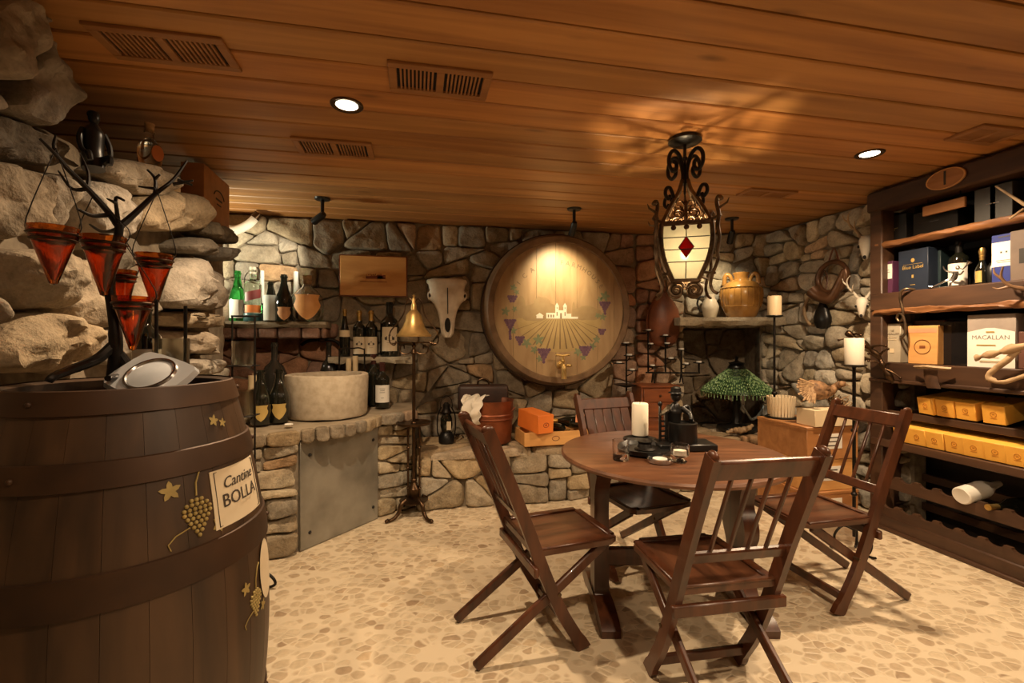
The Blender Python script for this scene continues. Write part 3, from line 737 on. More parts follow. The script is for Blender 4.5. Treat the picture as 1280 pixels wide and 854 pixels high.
for k in (0, 2):
    q = R(k*PI/2); m = MB()
    for s in (-1, 1):
        m.tube(cr([q @ V((s*.070, -.066, 1.60)), q @ V((s*.055, -.055, 1.588)), q @ V((s*.020, -.045, 1.585)), q @ V((s*.004, -.045, 1.56))], 4), .008, 7)
        m.tube(spiral(q @ V((s*.043, -.045, 1.548)), .038, .008, PI/2 if s > 0 else PI/2, PI/2+s*-3.6*PI if s < 0 else PI/2-3.6*PI, q @ V((1, 0, 0)), V((0, 0, 1)), 34), .0085, 7)
    part('foot_scroll', m, M_rustiron, t)
for k in range(4):
    q = R(k*PI/2+PI/4); m = MB()
    e = q @ V((1, 0, 0)); up = V((0, 0, 1))
    m.tube(cr([q @ V(p) for p in ((.020, 0, 2.10), (.012, 0, 2.16), (.035, 0, 2.235), (.075, 0, 2.262), (.108, 0, 2.235), (.112, 0, 2.185), (.088, 0, 2.155), (.062, 0, 2.17), (.062, 0, 2.20), (.080, 0, 2.205))], 6), .010, 8)
    m.tube(cr([q @ V(p) for p in ((.078, 0, 2.02), (.105, 0, 2.065), (.132, 0, 2.06), (.138, 0, 2.03), (.118, 0, 2.01), (.106, 0, 2.028))], 6), .009, 8)
    part('top_scroll', m, M_iron, t)
m = MB()
for k in range(4):                                     # pierced foliage in the roof gables
    q = R(k*PI/2)
    def g_(x, h): return q @ V((x, -(lw(zt)-.01)*(1-h/.20)-.004, zt+.012+h))
    for i in range(15): m.ell(g_((i-7)*.0145, .0), .0058, 8, 5)
    for i in (-1, 0, 1): m.ell(q @ V((i*.06, -lw(zt-.02)-.004, zt-.022)), (.013, .004, .013), 8, 6)
    for s in (-1, 1):
        m.tube([g_(s*.036+.026*math.cos(a)*(1-a/16), .042+.026*math.sin(a)*(1-a/16)) for a in lerp(-1.5, 9, 26)], .0042, 6)
        m.tube([g_(s*.008, .05), g_(s*.028, .085), g_(s*.045, .088)], [.006, .006, .002], 6)
        m.tube([g_(s*.004, .09), g_(s*.018, .115), g_(s*.034, .115)], [.006, .005, .002], 6)
        m.tube([g_(s*.07, .012), g_(s*.085, .035), g_(s*.075, .05)], [.004, .004, .002], 6)
    m.tube([g_(0, 0), g_(0, .07), g_(0, .15)], [.006, .008, .003], 6); m.ell(g_(0, .10), (.012, .006, .018), 8, 6)
part('fretwork', m, M_dbrass, t)
m = MB(); m.ell((0, 0, 1.74), (.020, .020, .030), 16, 10)
# the socket hangs from the cage; the bulb itself glows
part('bulb', m, emit('bulb_glow', (1, .74, .42), 1900), t)
m = MB(); m.cyl((0, 0, 1.768), (0, 0, 1.80), .010, seg=10); m.cyl((0, 0, 1.80), (0, 0, 2.06), .004, seg=8); part('bulb_cord', m, M_black, t)

# ---------------------------------------------------------------- table and chairs
tc = W(.775, 2.28)
t = thing('round_table', 'round dark wooden trestle table in the middle of the pebble floor', 'table', tc, -YAW)
m = MB(); m.lathe([(0, .722), (.515, .722), (.528, .727), (.530, .738), (.524, .748), (.516, .750), (0, .750)], 72); part('tabletop', m, M_table, t)
m = MB(); m.lathe([(0, .675), (.30, .678), (.42, .695), (.455, .7215), (0, .7215)], 48, S(1, .7, 1)); part('apron', m, M_chair, t)
for s in (-1, 1):
    m = MB(fr((s*.345-.035, 0, 0), (0, 1, 0), (0, 0, 1)))
    h = [(.075, .075), (.058, .11), (.055, .3), (.055, .5), (.065, .58), (.12, .66)] if s < 0 else [(.13, .075), (.095, .12), (.062, .20), (.075, .29), (.115, .37), (.105, .44), (.070, .50), (.085, .58), (.14, .66)]
    pr = cr([(a, b_, 0) for a, b_ in h], 4); poly = [(p.x, p.y) for p in pr]+[(-p.x, p.y) for p in pr[::-1]]
    m.prism(poly, .07); part('upright', m, M_chair, t)
    m = MB(fr((s*.345-.042, 0, 0), (0, 1, 0), (0, 0, 1)))
    pr = [(-.27, 0), (-.16, 0), (-.13, .018), (.13, .018), (.16, 0), (.27, 0), (.275, .035), (.24, .060), (.14, .080), (-.14, .080), (-.24, .060), (-.275, .035)]
    m.prism(pr, .084); part('foot', m, M_chair, t)
m = MB(); m.box((0, 0, .235), (.68, .035, .085), bev=.006); part('stretcher', m, M_chair, t)

def chair_parts(t, slats=False):
    w_ = .19
    pth = cr([(.232, .0, 0), (.185, .075, 0), (.118, .19, 0), (.044, .36, 0), (-.060, .63, 0), (-.192, .945, 0)], 5)
    def on(s, z):
        for a, b in zip(pth[:-1], pth[1:]):
            if a.y <= z <= b.y+1e-6: return V((s*w_, a.x+(b.x-a.x)*(z-a.y)/(b.y-a.y), z))
        return V((s*w_, pth[-1].x, z))
    TOP = lambda s: on(s, .945)
    for s in (-1, 1):
        m = MB(fr((s*w_-.0125, 0, 0), (0, 1, 0), (0, 0, 1))); lf_ = []; rt_ = []
        for i, p in enumerate(pth):
            d = (pth[min(i+1, len(pth)-1)]-pth[max(i-1, 0)]).normalized(); n_ = V((-d.y, d.x, 0)); hw = .030 if i < 4 else .025
            lf_.append(p+n_*hw); rt_.append(p-n_*hw)
        for a, b, c_, e in zip(lf_[:-1], lf_[1:], rt_[1:], rt_[:-1]):
            m.prism([(max(q_.x, -9), max(q_.y, 0)) for q_ in (a, b, c_, e)], .025)
        m.M = Matrix.Identity(4); m.ell(TOP(s), (.012, .027, .020), 12, 8); part('stile', m, M_chair, t)
    for s in (-1, 1):
        m = MB(); a = V((s*(w_-.026), -.235, .015)); b = V((s*(w_-.026), .345, .415)); m.bar(a, b, .022, .044, (0, 1, 0), .006)
        part('rear_leg', m, M_chair, t)
    m = MB()
    fr_ = [(-.195, .005), (-.195, .36), (-.17, .40), (-.08, .412), (.08, .412), (.17, .40), (.195, .36), (.195, .005)]
    m.prism(fr_, .022, z0=.418); m.box((0, .012, .446), (.37, .022, .012), bev=.004)
    st = part('seat', m, M_seat, t)
    m = MB()
    for c_, d_ in (((-.172, .20, .443), (.036, .36, .012)), ((.172, .20, .443), (.036, .36, .012)), ((0, .385, .443), (.31, .036, .012))): m.box(c_, d_, bev=.004)
    part('seat_border', m, M_chair, st)
    m = MB()
    for i in range(9):
        x0 = -.185+.37*i/9
        a, b = on(-1, .905), on(-1, .855)
    r0 = on(0, .895); dd = (on(0, .945)-on(0, .845)).normalized(); yy = dd.cross(V((1, 0, 0)))
    m.box((0, 0, 0), (.372, .072, .020), fr(r0, (1, 0, 0), dd), .006)
    part('top_rail', m, M_chair, t)
    r1 = on(0, .565); m = MB(); m.box((0, 0, 0), (.372, .045, .020), fr(r1, (1, 0, 0), dd), .005); part('lower_rail', m, M_chair, t)
    xs = [(-.105), -.035, .035, .105] if not slats else [-.128, -.064, 0, .064, .128]
    for x in xs:
        m = MB(); a = on(0, .58)+V((x, 0, 0)); b = on(0, .87)+V((x, 0, 0))
        if slats: m.bar(a, b, .060, .010, (0, 1, 0), .003)
        else: m.bar(a, b, .014, .014, (0, 1, 0), .004)
        part('slat' if slats else 'spindle', m, M_chair, t)
    m = MB(); q = on(0, .365)-V((0, .038, 0)); m.box(q, (.44, .022, .042), bev=.005); part('seat_rail', m, M_chair, t)
    m = MB(); m.box(on(0, .075), (.38, .022, .038), bev=.005); part('stretcher', m, M_chair, t)
    for s in (-1, 1): m = MB(); m.cyl((s*(w_+.016), .112, .253), (s*(w_-.040), .112, .253), .008, seg=10); part('hinge_pin', m, M_rustiron, t)
def rot_to(f): return math.atan2(-f.x, f.y)
def chair_at(l, d, fl, fd): f = W(fl, fd).normalized(); c_ = W(l, d); return (c_.x, c_.y, 0), rot_to(f)
GR = 'wooden folding chairs round the table'
loc, rz = chair_at(.02, 2.05, .94, .344)
ch = thing('folding_chair', 'dark wooden folding chair seen from its side, left of the table', 'chair', loc, rz, GR); chair_parts(ch)
for lab_, a in (('dark wooden folding chair nearest the viewer with its back turned', (.762, 1.62, -.166, .986)),
                ('dark wooden folding chair on the right, facing the table in front of the wooden crates', (1.71, 2.42, -.97, -.22))):
    loc, rz = chair_at(*a); dup(ch, lab_, loc, rz)
loc, rz = chair_at(.645, 2.76, .348, -.937)
t = thing('folding_chair', 'folding chair with wide back slats behind the table, facing the viewer', 'chair', loc, rz, GR); chair_parts(t, True)
# ---------------------------------------------------------------- barrel and what stands on it
BC = V((-.783, 1.465, 0)); BZT, BMID = 1.181, .50
def br(z):                                             # cask radius at height z
    k = (z-BMID)/(BZT-BMID); return .352-(.352-.250)*abs(k)**2.0
t = thing('oak_barrel', 'big dark oak barrel with iron hoops and painted labels beside the left boulders', 'barrel', BC, face(BC))
m = MB(); n = 26; rg = random.Random(4)
for i in range(n):
    a0, a1 = 2*PI*i/n, 2*PI*(i+1)/n; g = rg.uniform(.85, 1.15); zz = lerp(.0, BZT, 24)
    m.surf(lambda u, v: (br(v*BZT)*math.cos(a0+.0013+(a1-a0-.0026)*u), br(v*BZT)*math.sin(a0+.0013+(a1-a0-.0026)*u), v*BZT), 3, 22, thick=.022, col=(g, g*.96, g*.92, 1))
part('staves', m, M_cask, t, ang=50)
m = MB(); m.lathe([(0, BZT-.035), (br(BZT)-.018, BZT-.035), (br(BZT)-.018, BZT-.055), (0, BZT-.055)], 40); part('barrel_head', m, M_cask, t)
for z0, z1 in ((1.128, 1.184), (.969, 1.030), (.715, .797), (.19, .26), (.0, .055)):
    m = MB(); m.lathe([(br(z0)+.0005, z0), (br(z0)+.006, z0+.002), (br((z0+z1)/2)+.0065, (z0+z1)/2), (br(z1)+.006, z1-.002), (br(z1)+.0005, z1)], 64)
    for a in (-.66, 1.4): m.ell((math.cos(-PI/2+a)*(br((z0+z1)/2)+.007), math.sin(-PI/2+a)*(br((z0+z1)/2)+.007), (z0+z1)/2), .007, 8, 5)
    part('hoop', m, M_hoop, t)
def onb(a, z, off=.002): return V((math.sin(a)*(br(z)+off), -math.cos(a)*(br(z)+off), z))
def decal(m, a0, z0, poly, mi=0, off=.0025):           # thin painted patch that follows the staves, poly in metres round (a0, z0)
    n_ = len(poly); cx = sum(p[0] for p in poly)/n_; cz = sum(p[1] for p in poly)/n_
    f = lambda x, z: onb(a0+x/br(z0), z0+z, off)
    vs = [f(cx, cz)]+[f(x, z) for x, z in poly]
    m.add(vs, [(0, 1+i, 1+(i+1) % n_) for i in range(n_)], mi)
AL = .86                                               # label azimuth, towards the right flank seen from the room
m = MB()
m.surf(lambda u, v: onb(AL+(u-.5)*.185/.31, .815+.145*v+.0, .003), 8, 5, thick=.002); lb = part('painted_label', m, M_paper, t, 'cream painted label with old lettering')
def on_barrel_text(m, s_, size, a, z, off=.0052, shear=0):
    k = MB(); k.text(s_, size, Matrix.Identity(4), .0003, shear=shear); b0 = len(m.v)
    m.v += [onb(a+v.x/br(z), z+v.y, off+v.z) for v in k.v]; m.f += [tuple(b0+i for i in f) for f in k.f]; m.mi += k.mi; m.c += k.c
m = MB(); on_barrel_text(m, 'Cantine', .040, AL, .922, shear=.3); on_barrel_text(m, 'BOLLA', .047, AL, .878)
fz = [(-.082, .820), (.082, .820), (.082, .955), (-.082, .955)]
m.tube([onb(AL+x/.31, z, .0045) for x, z in fz], .0012, 5, closed=True)
part('lettering', m, M_ink, lb)
M_vine = plain('gold_vine_paint', (.36, .27, .09), .6, 0, (.24, .17, .05), 30)
def leaf(m, a, z, s_, rot=0):
    pts = []
    for i in range(20):
        q = 2*PI*i/20; r_ = s_*(.72+.28*math.cos(5*q)); pts.append((r_*math.cos(q+rot), r_*math.sin(q+rot)))
    decal(m, a, z, pts)
def vine(a, z, sc=1):
    m = MB(); rg = random.Random(int(a*100))
    for i, row in enumerate((3, 5, 6, 6, 5, 4, 3, 2, 1)):
        for k in range(row): m.ell(onb(a+((k-(row-1)/2)*.0118*sc)/br(z), z-.0105*i*sc, .001), .0053*sc, 8, 5)
    leaf(m, a-.055*sc/br(z), z+.035*sc, .024*sc, .4); leaf(m, a+.05*sc/br(z), z-.075*sc, .022*sc, 1.1)
    m.tube([onb(a+x*sc/br(z), z+y*sc, .002) for x, y in ((0, .01), (.002, .04), (.018, .075), (.03, .085))], .0022*sc, 5)
    m.tube([onb(a+x*sc/br(z), z+y*sc, .002) for x, y in ((-.02, -.06), (-.05, -.07), (-.065, -.085), (-.06, -.1))], .0016*sc, 5)
    part('painted_vine', m, M_vine, t, 'gold painted grapes and leaves')
vine(.44, .905); vine(.92, .60, .8); 
m = MB(); leaf(m, .70, 1.085, .016); leaf(m, .80, 1.075, .013); part('painted_leaf', m, M_vine, t)
m = MB(); decal(m, 1.12, .63, [(.045*math.cos(q), .085*math.sin(q)) for q in lerp(0, 2*PI*23/24, 24)], off=.004); part('painted_medallion', m, M_paper, t, 'oval cream painted medallion')

def B(px, py, d=1.28): return P(px/1.78, py/1.78, d)
t = thing('iron_branch_holder', 'black iron branch shaped votive holder standing on the barrel', 'candle holder', (0, 0, 0))
m = MB(); m.tube(cr([B(252, 838, 1.27), B(258, 770, 1.26), B(252, 700, 1.26), B(244, 640, 1.27), B(248, 580, 1.28), B(262, 530, 1.28), B(266, 500, 1.28)], 5), [.016]*8+[.013]*10+[.0105]*13, 10)
part('trunk', m, M_iron, t)
def branch(pts, r0, r1):
    m = MB(); q = cr(pts, 4); m.tube(q, lerp(r0, r1, len(q)), 7); part('branch', m, M_iron, t)
branch([B(265, 505), B(240, 470, 1.26), B(195, 420, 1.22), B(150, 375, 1.18), B(125, 345, 1.15), B(88, 308, 1.12)], .010, .003)
branch([B(265, 505), B(300, 475, 1.32), B(345, 432, 1.37), B(385, 400, 1.42), B(416, 358, 1.46)], .010, .003)
branch([B(345, 432, 1.37), B(345, 398, 1.38), B(328, 378, 1.38)], .006, .003); branch([B(345, 398, 1.38), B(356, 388, 1.38)], .005, .003)
branch([B(345, 420, 1.37), B(308, 415, 1.36)], .005, .002); branch([B(385, 410, 1.42), B(430, 402, 1.44)], .006, .003); branch([B(395, 400, 1.42), B(428, 412, 1.45)], .005, .003)
branch([B(264, 500), B(260, 470, 1.25), B(258, 440, 1.22), B(276, 446, 1.2)], .006, .003); branch([B(258, 452, 1.23), B(238, 442, 1.2)], .005, .002)
branch([B(240, 478, 1.26), B(205, 480, 1.22), B(172, 465, 1.18)], .007, .003); branch([B(266, 508), B(248, 515, 1.30), B(225, 515, 1.34), B(200, 500, 1.38)], .008, .003)
branch([B(195, 420, 1.22), B(196, 385, 1.25), B(180, 345, 1.27)], .006, .002); branch([B(150, 375, 1.18), B(120, 330, 1.2), B(124, 300, 1.2)], .006, .002)
branch([B(195, 420, 1.22), B(160, 420, 1.2), B(130, 380, 1.16)], .006, .002)
for pts in ([B(252, 770, 1.26), B(215, 800, 1.22), B(165, 820, 1.16), B(120, 838, 1.10), B(108, 850, 1.09)], [B(256, 780, 1.26), B(280, 815, 1.28), B(276, 835, 1.25), B(240, 842, 1.17)], [B(256, 780, 1.26), B(285, 810, 1.34), B(300, 826, 1.40)]):
    q = cr(pts, 4); m = MB(); m.tube(q, lerp(.015, .008, len(q)), 8); part('root_foot', m, M_iron, t)
def votive(label, px, ytop, ytip, d, wpx, hook):
    top = P(px, ytop, d); r_ = wpx/2*d/FPX; h = (ytip-ytop)*d/FPX
    t = thing('cone_votive', label, 'votive', top-V((0, 0, h)), 0, 'amber glass cone votives')
    m = MB(); m.lathe([(0, 0), (.008, .004), (r_*.80, h*.72), (r_*.97, h*.86), (r_, h), (r_-.003, h), (r_*.94, h*.86), (r_*.76, h*.72), (.004, .014), (0, .014)], 24); part('glass_cone', m, M_amber, t)
    m = MB()
    for k in (.90, .80): m.lathe([(r_*(k+.06), h*k), (r_*(k+.06)+.004, h*(k-.02)), (r_*(k+.03), h*(k-.05))], 24)
    part('wire_collar', m, M_dbrass, t)
    m = MB(); hk = V(hook)-(top-V((0, 0, h)))
    for s in (-1, 1): m.tube(cr([V((s*r_, 0, h*.88)), V((s*r_*1.15, 0, h*1.15)), hk], 4), .0014, 5)
    part('hanging_wire', m, M_iron, t)
votive('leftmost amber glass cone votive, hanging alone before the boulders', 67, 284, 357, 1.12, 50, B(124, 330, 1.17))
votive('amber glass cone votive left of the black trunk', 130, 296, 371, 1.22, 46, B(205, 440, 1.22))
votive('amber glass cone votive on the right bough of the iron branch', 193, 318, 384, 1.38, 40, B(350, 425, 1.37))
votive('small amber cone votive half hidden behind the trunk', 153, 338, 398, 1.40, 30, B(262, 505, 1.30))
votive('lowest amber glass cone votive, above the white dish', 166, 371, 439, 1.26, 42, B(262, 520, 1.28))
# tilted white dish with a glass centre
c0 = P(188, 468, 1.22); fv = W(.10, -.95).normalized()
nrm = (fv*.62+Z*.78).normalized(); xr = Z.cross(nrm).normalized()
t = thing('dial_dish', 'white square dish with a round glass centre tilted against the iron branch', 'dish', c0-V((0, 0, .0)), 0)
M0 = fr((0, 0, 0), xr*math.cos(.42)-nrm.cross(xr)*math.sin(.42), nrm.cross(xr)*math.cos(.42)+xr*math.sin(.42))
m = MB(M0); pr = chaikin(chaikin([(-.098, -.075), (.098, -.075), (.098, .075), (-.098, .075)], .12), .25); m.prism(pr, .014, z0=-.014, inset=.06); part('dish', m, M_dial, t)
m = MB(M0); m.lathe([(.050, 0), (.054, .006), (.059, .006), (.062, 0)], 32); part('rim', m, M_silver, t)
m = MB(M0); m.lathe([(0, .008), (.03, .007), (.05, .002), (.05, -.001), (0, -.001)], 28); part('glass_centre', m, plain('dial_glass', (.50, .54, .58), .08, 0, (.66, .70, .74), 9, coat=1), t)

# ---------------------------------------------------------------- bottles
def prof_bottle(h, r, nr, kind):
    if kind == 'bordeaux': q = [(r, .60), (r*.97, .635), (r*.80, .68), (nr*1.35, .73), (nr, .77)]
    elif kind == 'champagne': q = [(r, .40), (r*.96, .48), (r*.80, .58), (r*.58, .68), (nr*1.25, .78), (nr, .85)]
    elif kind == 'squat': q = [(r, .48), (r*.96, .56), (r*.72, .66), (nr*1.4, .72), (nr, .76)]
    else: q = [(r, .66), (r*.96, .69), (r*.7, .74), (nr*1.2, .78), (nr, .80)]
    z = [(0, .008), (r*.6, .006), (r*.92, 0), (r, .012)]
    return z+[(a, b_*h) for a, b_ in q]+[(nr, h*.93), (nr*1.22, h*.935), (nr*1.22, h*.965), (nr, h*.97), (nr, h), (0, h)]
def band(m, r, z0, z1, ang, shape=None, off=.0012, mi=0):
    n_ = 12; k_ = 8
    def fn(u, v):
        wv = shape(v) if shape else 1
        a = -PI/2+(u-.5)*ang*wv; return ((r+off)*math.cos(a), (r+off)*math.sin(a), z0+(z1-z0)*v)
    m.surf(fn, n_, k_, mi, thick=.0006)
def shield(v): return max(.04, min(1, (v/.55)**.6)) if v < .62 else 1-.18*math.sin((v-.62)/.38*PI)
def bottle(name, label, loc, h, r, kind='bordeaux', mat_=None, lab=None, cap=None, capm=None, group=None, dz=0, text=None, name_part='label', rz=None, nr=None, extra=None):
    t = thing(name, label, 'bottle', loc, face(loc)+dz if rz is None else rz, group)
    nr = nr or r*.36
    m = MB(); m.lathe(prof_bottle(h, r, nr, kind), 28); part('body', m, mat_ or M_wine, t)
    if lab:
        z0, z1, ang, lm = lab[:4]; m = MB(); band(m, r, z0*h, z1*h, ang, lab[4] if len(lab) > 4 else None); lo = part('label', m, lm, t, lab[5] if len(lab) > 5 else None)
        if text:
            m = MB()
            for s_, sz, zz in text:
                k = MB(); k.text(s_, sz, Matrix.Identity(4), .0002)
                b0 = len(m.v); m.v += [V(((r+.0022)*math.sin(v.x/r), -(r+.0022)*math.cos(v.x/r), zz*h+v.y)) for v in k.v]; m.f += [tuple(b0+i for i in f) for f in k.f]; m.mi += k.mi; m.c += k.c
            part('print', m, M_ink, lo)
        elif extra: extra(lo, r, h)
    if cap:
        m = MB(); c0 = h*(1-cap); m.lathe([(nr+.0012, c0), (nr+.0015, h*.93), (nr*1.22+.0014, h*.935), (nr*1.22+.0014, h*.965), (nr+.0014, h*.972), (nr+.0012, h+.0015), (0, h+.002)], 20); part('capsule', m, capm or M_redcap, t)
    return t
def ruled(rows, ang=.7, w0=.0016):                     # lines of print too small to read
    def f(lo, r, h):
        m = MB()
        for zz, k in rows: band(m, r, zz*h-w0, zz*h+w0, ang*k, None, .0022)
        part('print', m, M_ink, lo)
    return f
def chateau(zc, sc=1):                                 # small engraved house on a label
    def f(lo, r, h):
        m = MB()
        def fn(p): return V(((r+.0024)*math.sin(p[0]/r), -(r+.0024)*math.cos(p[0]/r), zc*h+p[1]))
        for a, b_, c_, d_ in ((-.020, -.008, -.012, .004), (-.012, -.008, .012, .008), (.012, -.008, .020, .004), (-.004, .008, .004, .014)):
            a, b_, c_, d_ = a*sc, b_*sc, c_*sc, d_*sc; m.add([fn(p) for p in ((a, b_), (c_, b_), (c_, d_), (a, d_))], [(0, 1, 2, 3)])
        band(m, r, (zc-.045)*h-.001, (zc-.045)*h+.001, .8, None, .0022); band(m, r, (zc-.085)*h-.001, (zc-.085)*h+.001, .6, None, .0022)
        part('print', m, M_ink, lo)
    return f
# the lit shelf on the left
SZ = 1.441
def shelf_pt(px, d=4.02, z=SZ): q = PY(px, 400, d); return V((q.x, d, z))
bottle('wine_bottle', 'green glass bottle with a white label at the left end of the lit shelf', shelf_pt(297, 4.05), .40, .062, 'champagne', M_green, (.06, .42, 2.2, M_white), None)
q = shelf_pt(316, 4.02)
t = bottle('liquor_bottle', 'tall clear square shouldered bottle with a red slanted label and an orange band', q, .42, .064, 'spirit', glass('pale_green_glass', (.80, .95, .88), .03), (.16, .30, 2.0, plain('orange_label', (.82, .24, .05), .5)), None, nr=.022)
m = MB(); m.surf(lambda u, v: ((.0662)*math.sin((u-.5)*1.9), -.0662*math.cos((u-.5)*1.9), .42*(.40+.17*v)+(u-.5)*.035), 8, 3, thick=.0008); part('slanted_label', m, plain('red_label', (.20, .035, .03), .5), t, 'dark red slanted label')
m = MB(); m.lathe([(.023, .375), (.024, .43), (0, .432)], 16); part('cap', m, M_pale, t)
m = MB(); m.tube(cr([(-.02, 0, .40), (-.05, 0, .36), (-.06, 0, .30)], 5), .004, 6); m.tube(cr([(.02, 0, .43), (.045, 0, .41), (.045, 0, .33)], 5), .006, 6); part('wire_bail', m, M_silver, t)
m = MB(); m.lathe([(.0645, .0), (.0655, .002), (.0655, .06), (.0645, .062)], 24); part('foot_band', m, plain('teal_band', (.03, .10, .10), .4), t)
q = shelf_pt(327, 4.14)
t = thing('candle_holder', 'short black candle holder with a tall white taper behind the bottles on the lit shelf', 'candle holder', q, 0, 'black candle holders on the lit shelf')
m = MB(); m.lathe([(0, 0), (.05, 0), (.05, .012), (.014, .03), (.012, .10), (.04, .13), (.04, .15), (0, .15)], 20); part('stand', m, M_black, t)
m = MB(); m.cyl((0, 0, .15), (0, 0, .42), .021, .019, 16); part('candle', m, M_white, t)
dup(t, 'black candle holder with a white taper between shield label bottle and round jug', shelf_pt(370, 4.14))
bottle('wine_bottle', 'dark bottle with a tall plain white label leaning low on the lit shelf', shelf_pt(338, 3.99), .31, .052, 'champagne', M_wine, (.02, .66, 2.4, plain('grey_white_label', (.62, .64, .56), .6)), None)
bottle('champagne_bottle', 'dark champagne bottle with a tan shield label on the lit shelf', shelf_pt(355, 3.98), .37, .063, 'champagne', M_wine, (.02, .30, 1.7, plain('tan_label', (.62, .30, .12), .6), shield, 'tan shield label'), .2, M_wine)
q = shelf_pt(384, 4.02)
t = thing('round_jug', 'round glass jug with cork stopper and big tan label on the lit shelf', 'jug', q, face(q)); t.scale = (.86, .86, 1)
m = MB(); m.lathe([(0, .006), (.10, 0), (.135, .05), (.150, .13), (.135, .20), (.09, .25), (.045, .28), (.036, .31), (.042, .335), (.036, .335), (.032, .31), (.04, .28), (.085, .247), (.13, .20), (.145, .13), (.13, .055), (.10, .008), (0, .012)], 32); part('body', m, M_glass, t)
m = MB(); m.cyl((0, 0, .30), (0, 0, .375), .033, .040, 16); part('cork_stopper', m, M_cork, t)
m = MB(); m.surf(lambda u, v: ((.153-.02*abs(v-.55))*math.sin((u-.5)*1.7*shield(v)), -(.153-.02*abs(v-.55))*math.cos((u-.5)*1.7*shield(v)), .012+.20*v), 12, 10, thick=.0015); part('label', m, plain('tan_label_big', (.72, .36, .12), .55, 0, (.6, .27, .08), 12), t)
# ledge bottles
LZ = 1.153
def ledge_pt(px, d=4.09, z=LZ): q = PY(px, 440, d); return V((q.x, d, z))
bottle('wine_bottle', 'slim dark bottle with a cream neck label at the left end of the ledge', ledge_pt(431), .395, .042, 'champagne', M_wine, (.42, .56, 2.6, M_cream), .14, M_cap)
G = 'red wine bottles on the ledge'
bottle('wine_bottle', 'left one of the pair of matching cream label wine bottles on the ledge', ledge_pt(449), .385, .052, 'bordeaux', M_wine, (.06, .43, 2.3, M_paper), .22, M_cap, G, extra=chateau(.28, 1.3))
bottle('wine_bottle', 'right one of the pair of matching cream label wine bottles on the ledge', ledge_pt(464), .385, .052, 'bordeaux', M_wine, (.06, .43, 2.3, M_paper), .22, M_cap, G, extra=chateau(.28, 1.3))
bottle('magnum_bottle', 'large magnum with a square cream label, behind the brass lamp shade', ledge_pt(487), .46, .078, 'bordeaux', M_wine, (.10, .54, 1.75, M_paper), .2, M_wine, extra=chateau(.34, 2.0))
# counter bottles
G = 'champagne bottles on the bar counter'
q = PZ = None
def CP(px, d, z=.755): p = P(px, 424, d); return V((p.x, p.y, z))
for px, d, lb in ((326, 2.98, 'left of two dark champagne bottles with gold shield labels on the bar counter'), (349, 3.06, 'right of two dark champagne bottles with gold shield labels, beside the stone basin')):
    bottle('champagne_bottle', lb, CP(px, d), .345, .062, 'champagne', M_wine, (.07, .36, 1.45, plain('gold_shield', (.52, .36, .11), .5) if 'gold_shield' not in bpy.data.materials else bpy.data.materials['gold_shield'], shield, 'gold shield label'), .22, M_wine, G)
bottle('wine_bottle', 'tall dark bottle right of the basin, half hidden by a white label bottle', CP(467, 3.86), .42, .060, 'bordeaux', M_wine, None, .2, M_redcap)
bottle('wine_bottle', 'dark wine bottle with a white label on the counter right of the basin', CP(478, 3.72), .36, .058, 'bordeaux', M_wine, (.12, .50, 2.2, M_white), .2, M_redcap, extra=ruled([(.42, 1), (.38, .8), (.34, 1), (.22, .5)]))
M_darkglass = plain('smoky_dark_glass', (.035, .032, .026), .06, 0, (.022, .02, .016), 3, coat=.5)
bottle('decanter_bottle', 'wide smoky glass bottle with an orange tag behind the two champagne bottles', CP(343, 3.45), .52, .088, 'squat', M_darkglass, (.16, .28, .8, plain('orange_tag', (.42, .17, .05), .6)), None, nr=.022)
bottle('decanter_bottle', 'tall smoky glass bottle behind the right side of the stone basin', CP(411, 3.88), .52, .070, 'squat', M_darkglass, (.2, .30, .6, bpy.data.materials['orange_tag']), None, nr=.02)
q = CP(316, 3.12); m = MB(); m.cyl((0, 0, 0), (0, 0, .30), .030, .029, 20); m.cyl((0, 0, .30), (0, 0, .315), .0015, seg=6)
one('pillar_candle', 'tall cream pillar candle on the bar counter behind the iron stand', 'candle', m, M_wax2, q)
q = CP(300, 3.02); m = MB(); m.lathe([(0, 0), (.04, 0), (.085, .04), (.095, .075), (.088, .075), (.078, .045), (.036, .008), (0, .008)], 26); one('white_bowl', 'small white bowl on the left end of the bar counter', 'bowl', m, M_pale, q)
q = CP(361, 2.92); m = MB(); m.lathe([(0, 0), (.018, 0), (.026, .008), (.024, .012), (.016, .006), (0, .005)], 20); one('coaster_dish', 'tiny white dish on the counter edge in front of the basin', 'dish', m, M_white, q)
# basin with its tap
q = V((-.628, 3.575, .753))
t = thing('stone_basin', 'round front pale stone basin standing on the bar counter', 'basin', q, face(q))
m = MB(); prof = [(0, 0), (.265, 0), (.275, .02), (.284, .27), (.280, .292), (.262, .297), (.236, .290), (.225, .10), (0, .09)]
m.lathe(prof, 48)
for i, v in enumerate(m.v):
    k = noise.noise(v*9)*.005+noise.noise(v*30)*.002; m.v[i] = v+V((v.x, v.y, 0))*k*3+V((0, 0, k))
part('bowl', m, M_basin, t)
q = V((-.78, 4.17, 1.25))
t = thing('wall_tap', 'dark arched iron tap on the brick wall above the basin', 'tap', q)
m = MB(); m.tube(cr([(-.16, 0, 0), (-.10, -.02, .035), (0, -.03, .045), (.10, -.03, .04), (.17, -.05, -.02), (.185, -.07, -.10)], 6), .014, 10); part('spout', m, M_iron, t)
m = MB(); m.ell((0, -.035, .045), (.035, .02, .022), 14, 8); m.cyl((0, -.04, .04), (0, .05, .03), .016, seg=12); part('valve', m, M_dbrass, t)
q = CP(440, 3.72)
t = thing('candle_rack', 'black iron rack with two cream candles behind the right rim of the basin', 'candle holder', q, face(q))
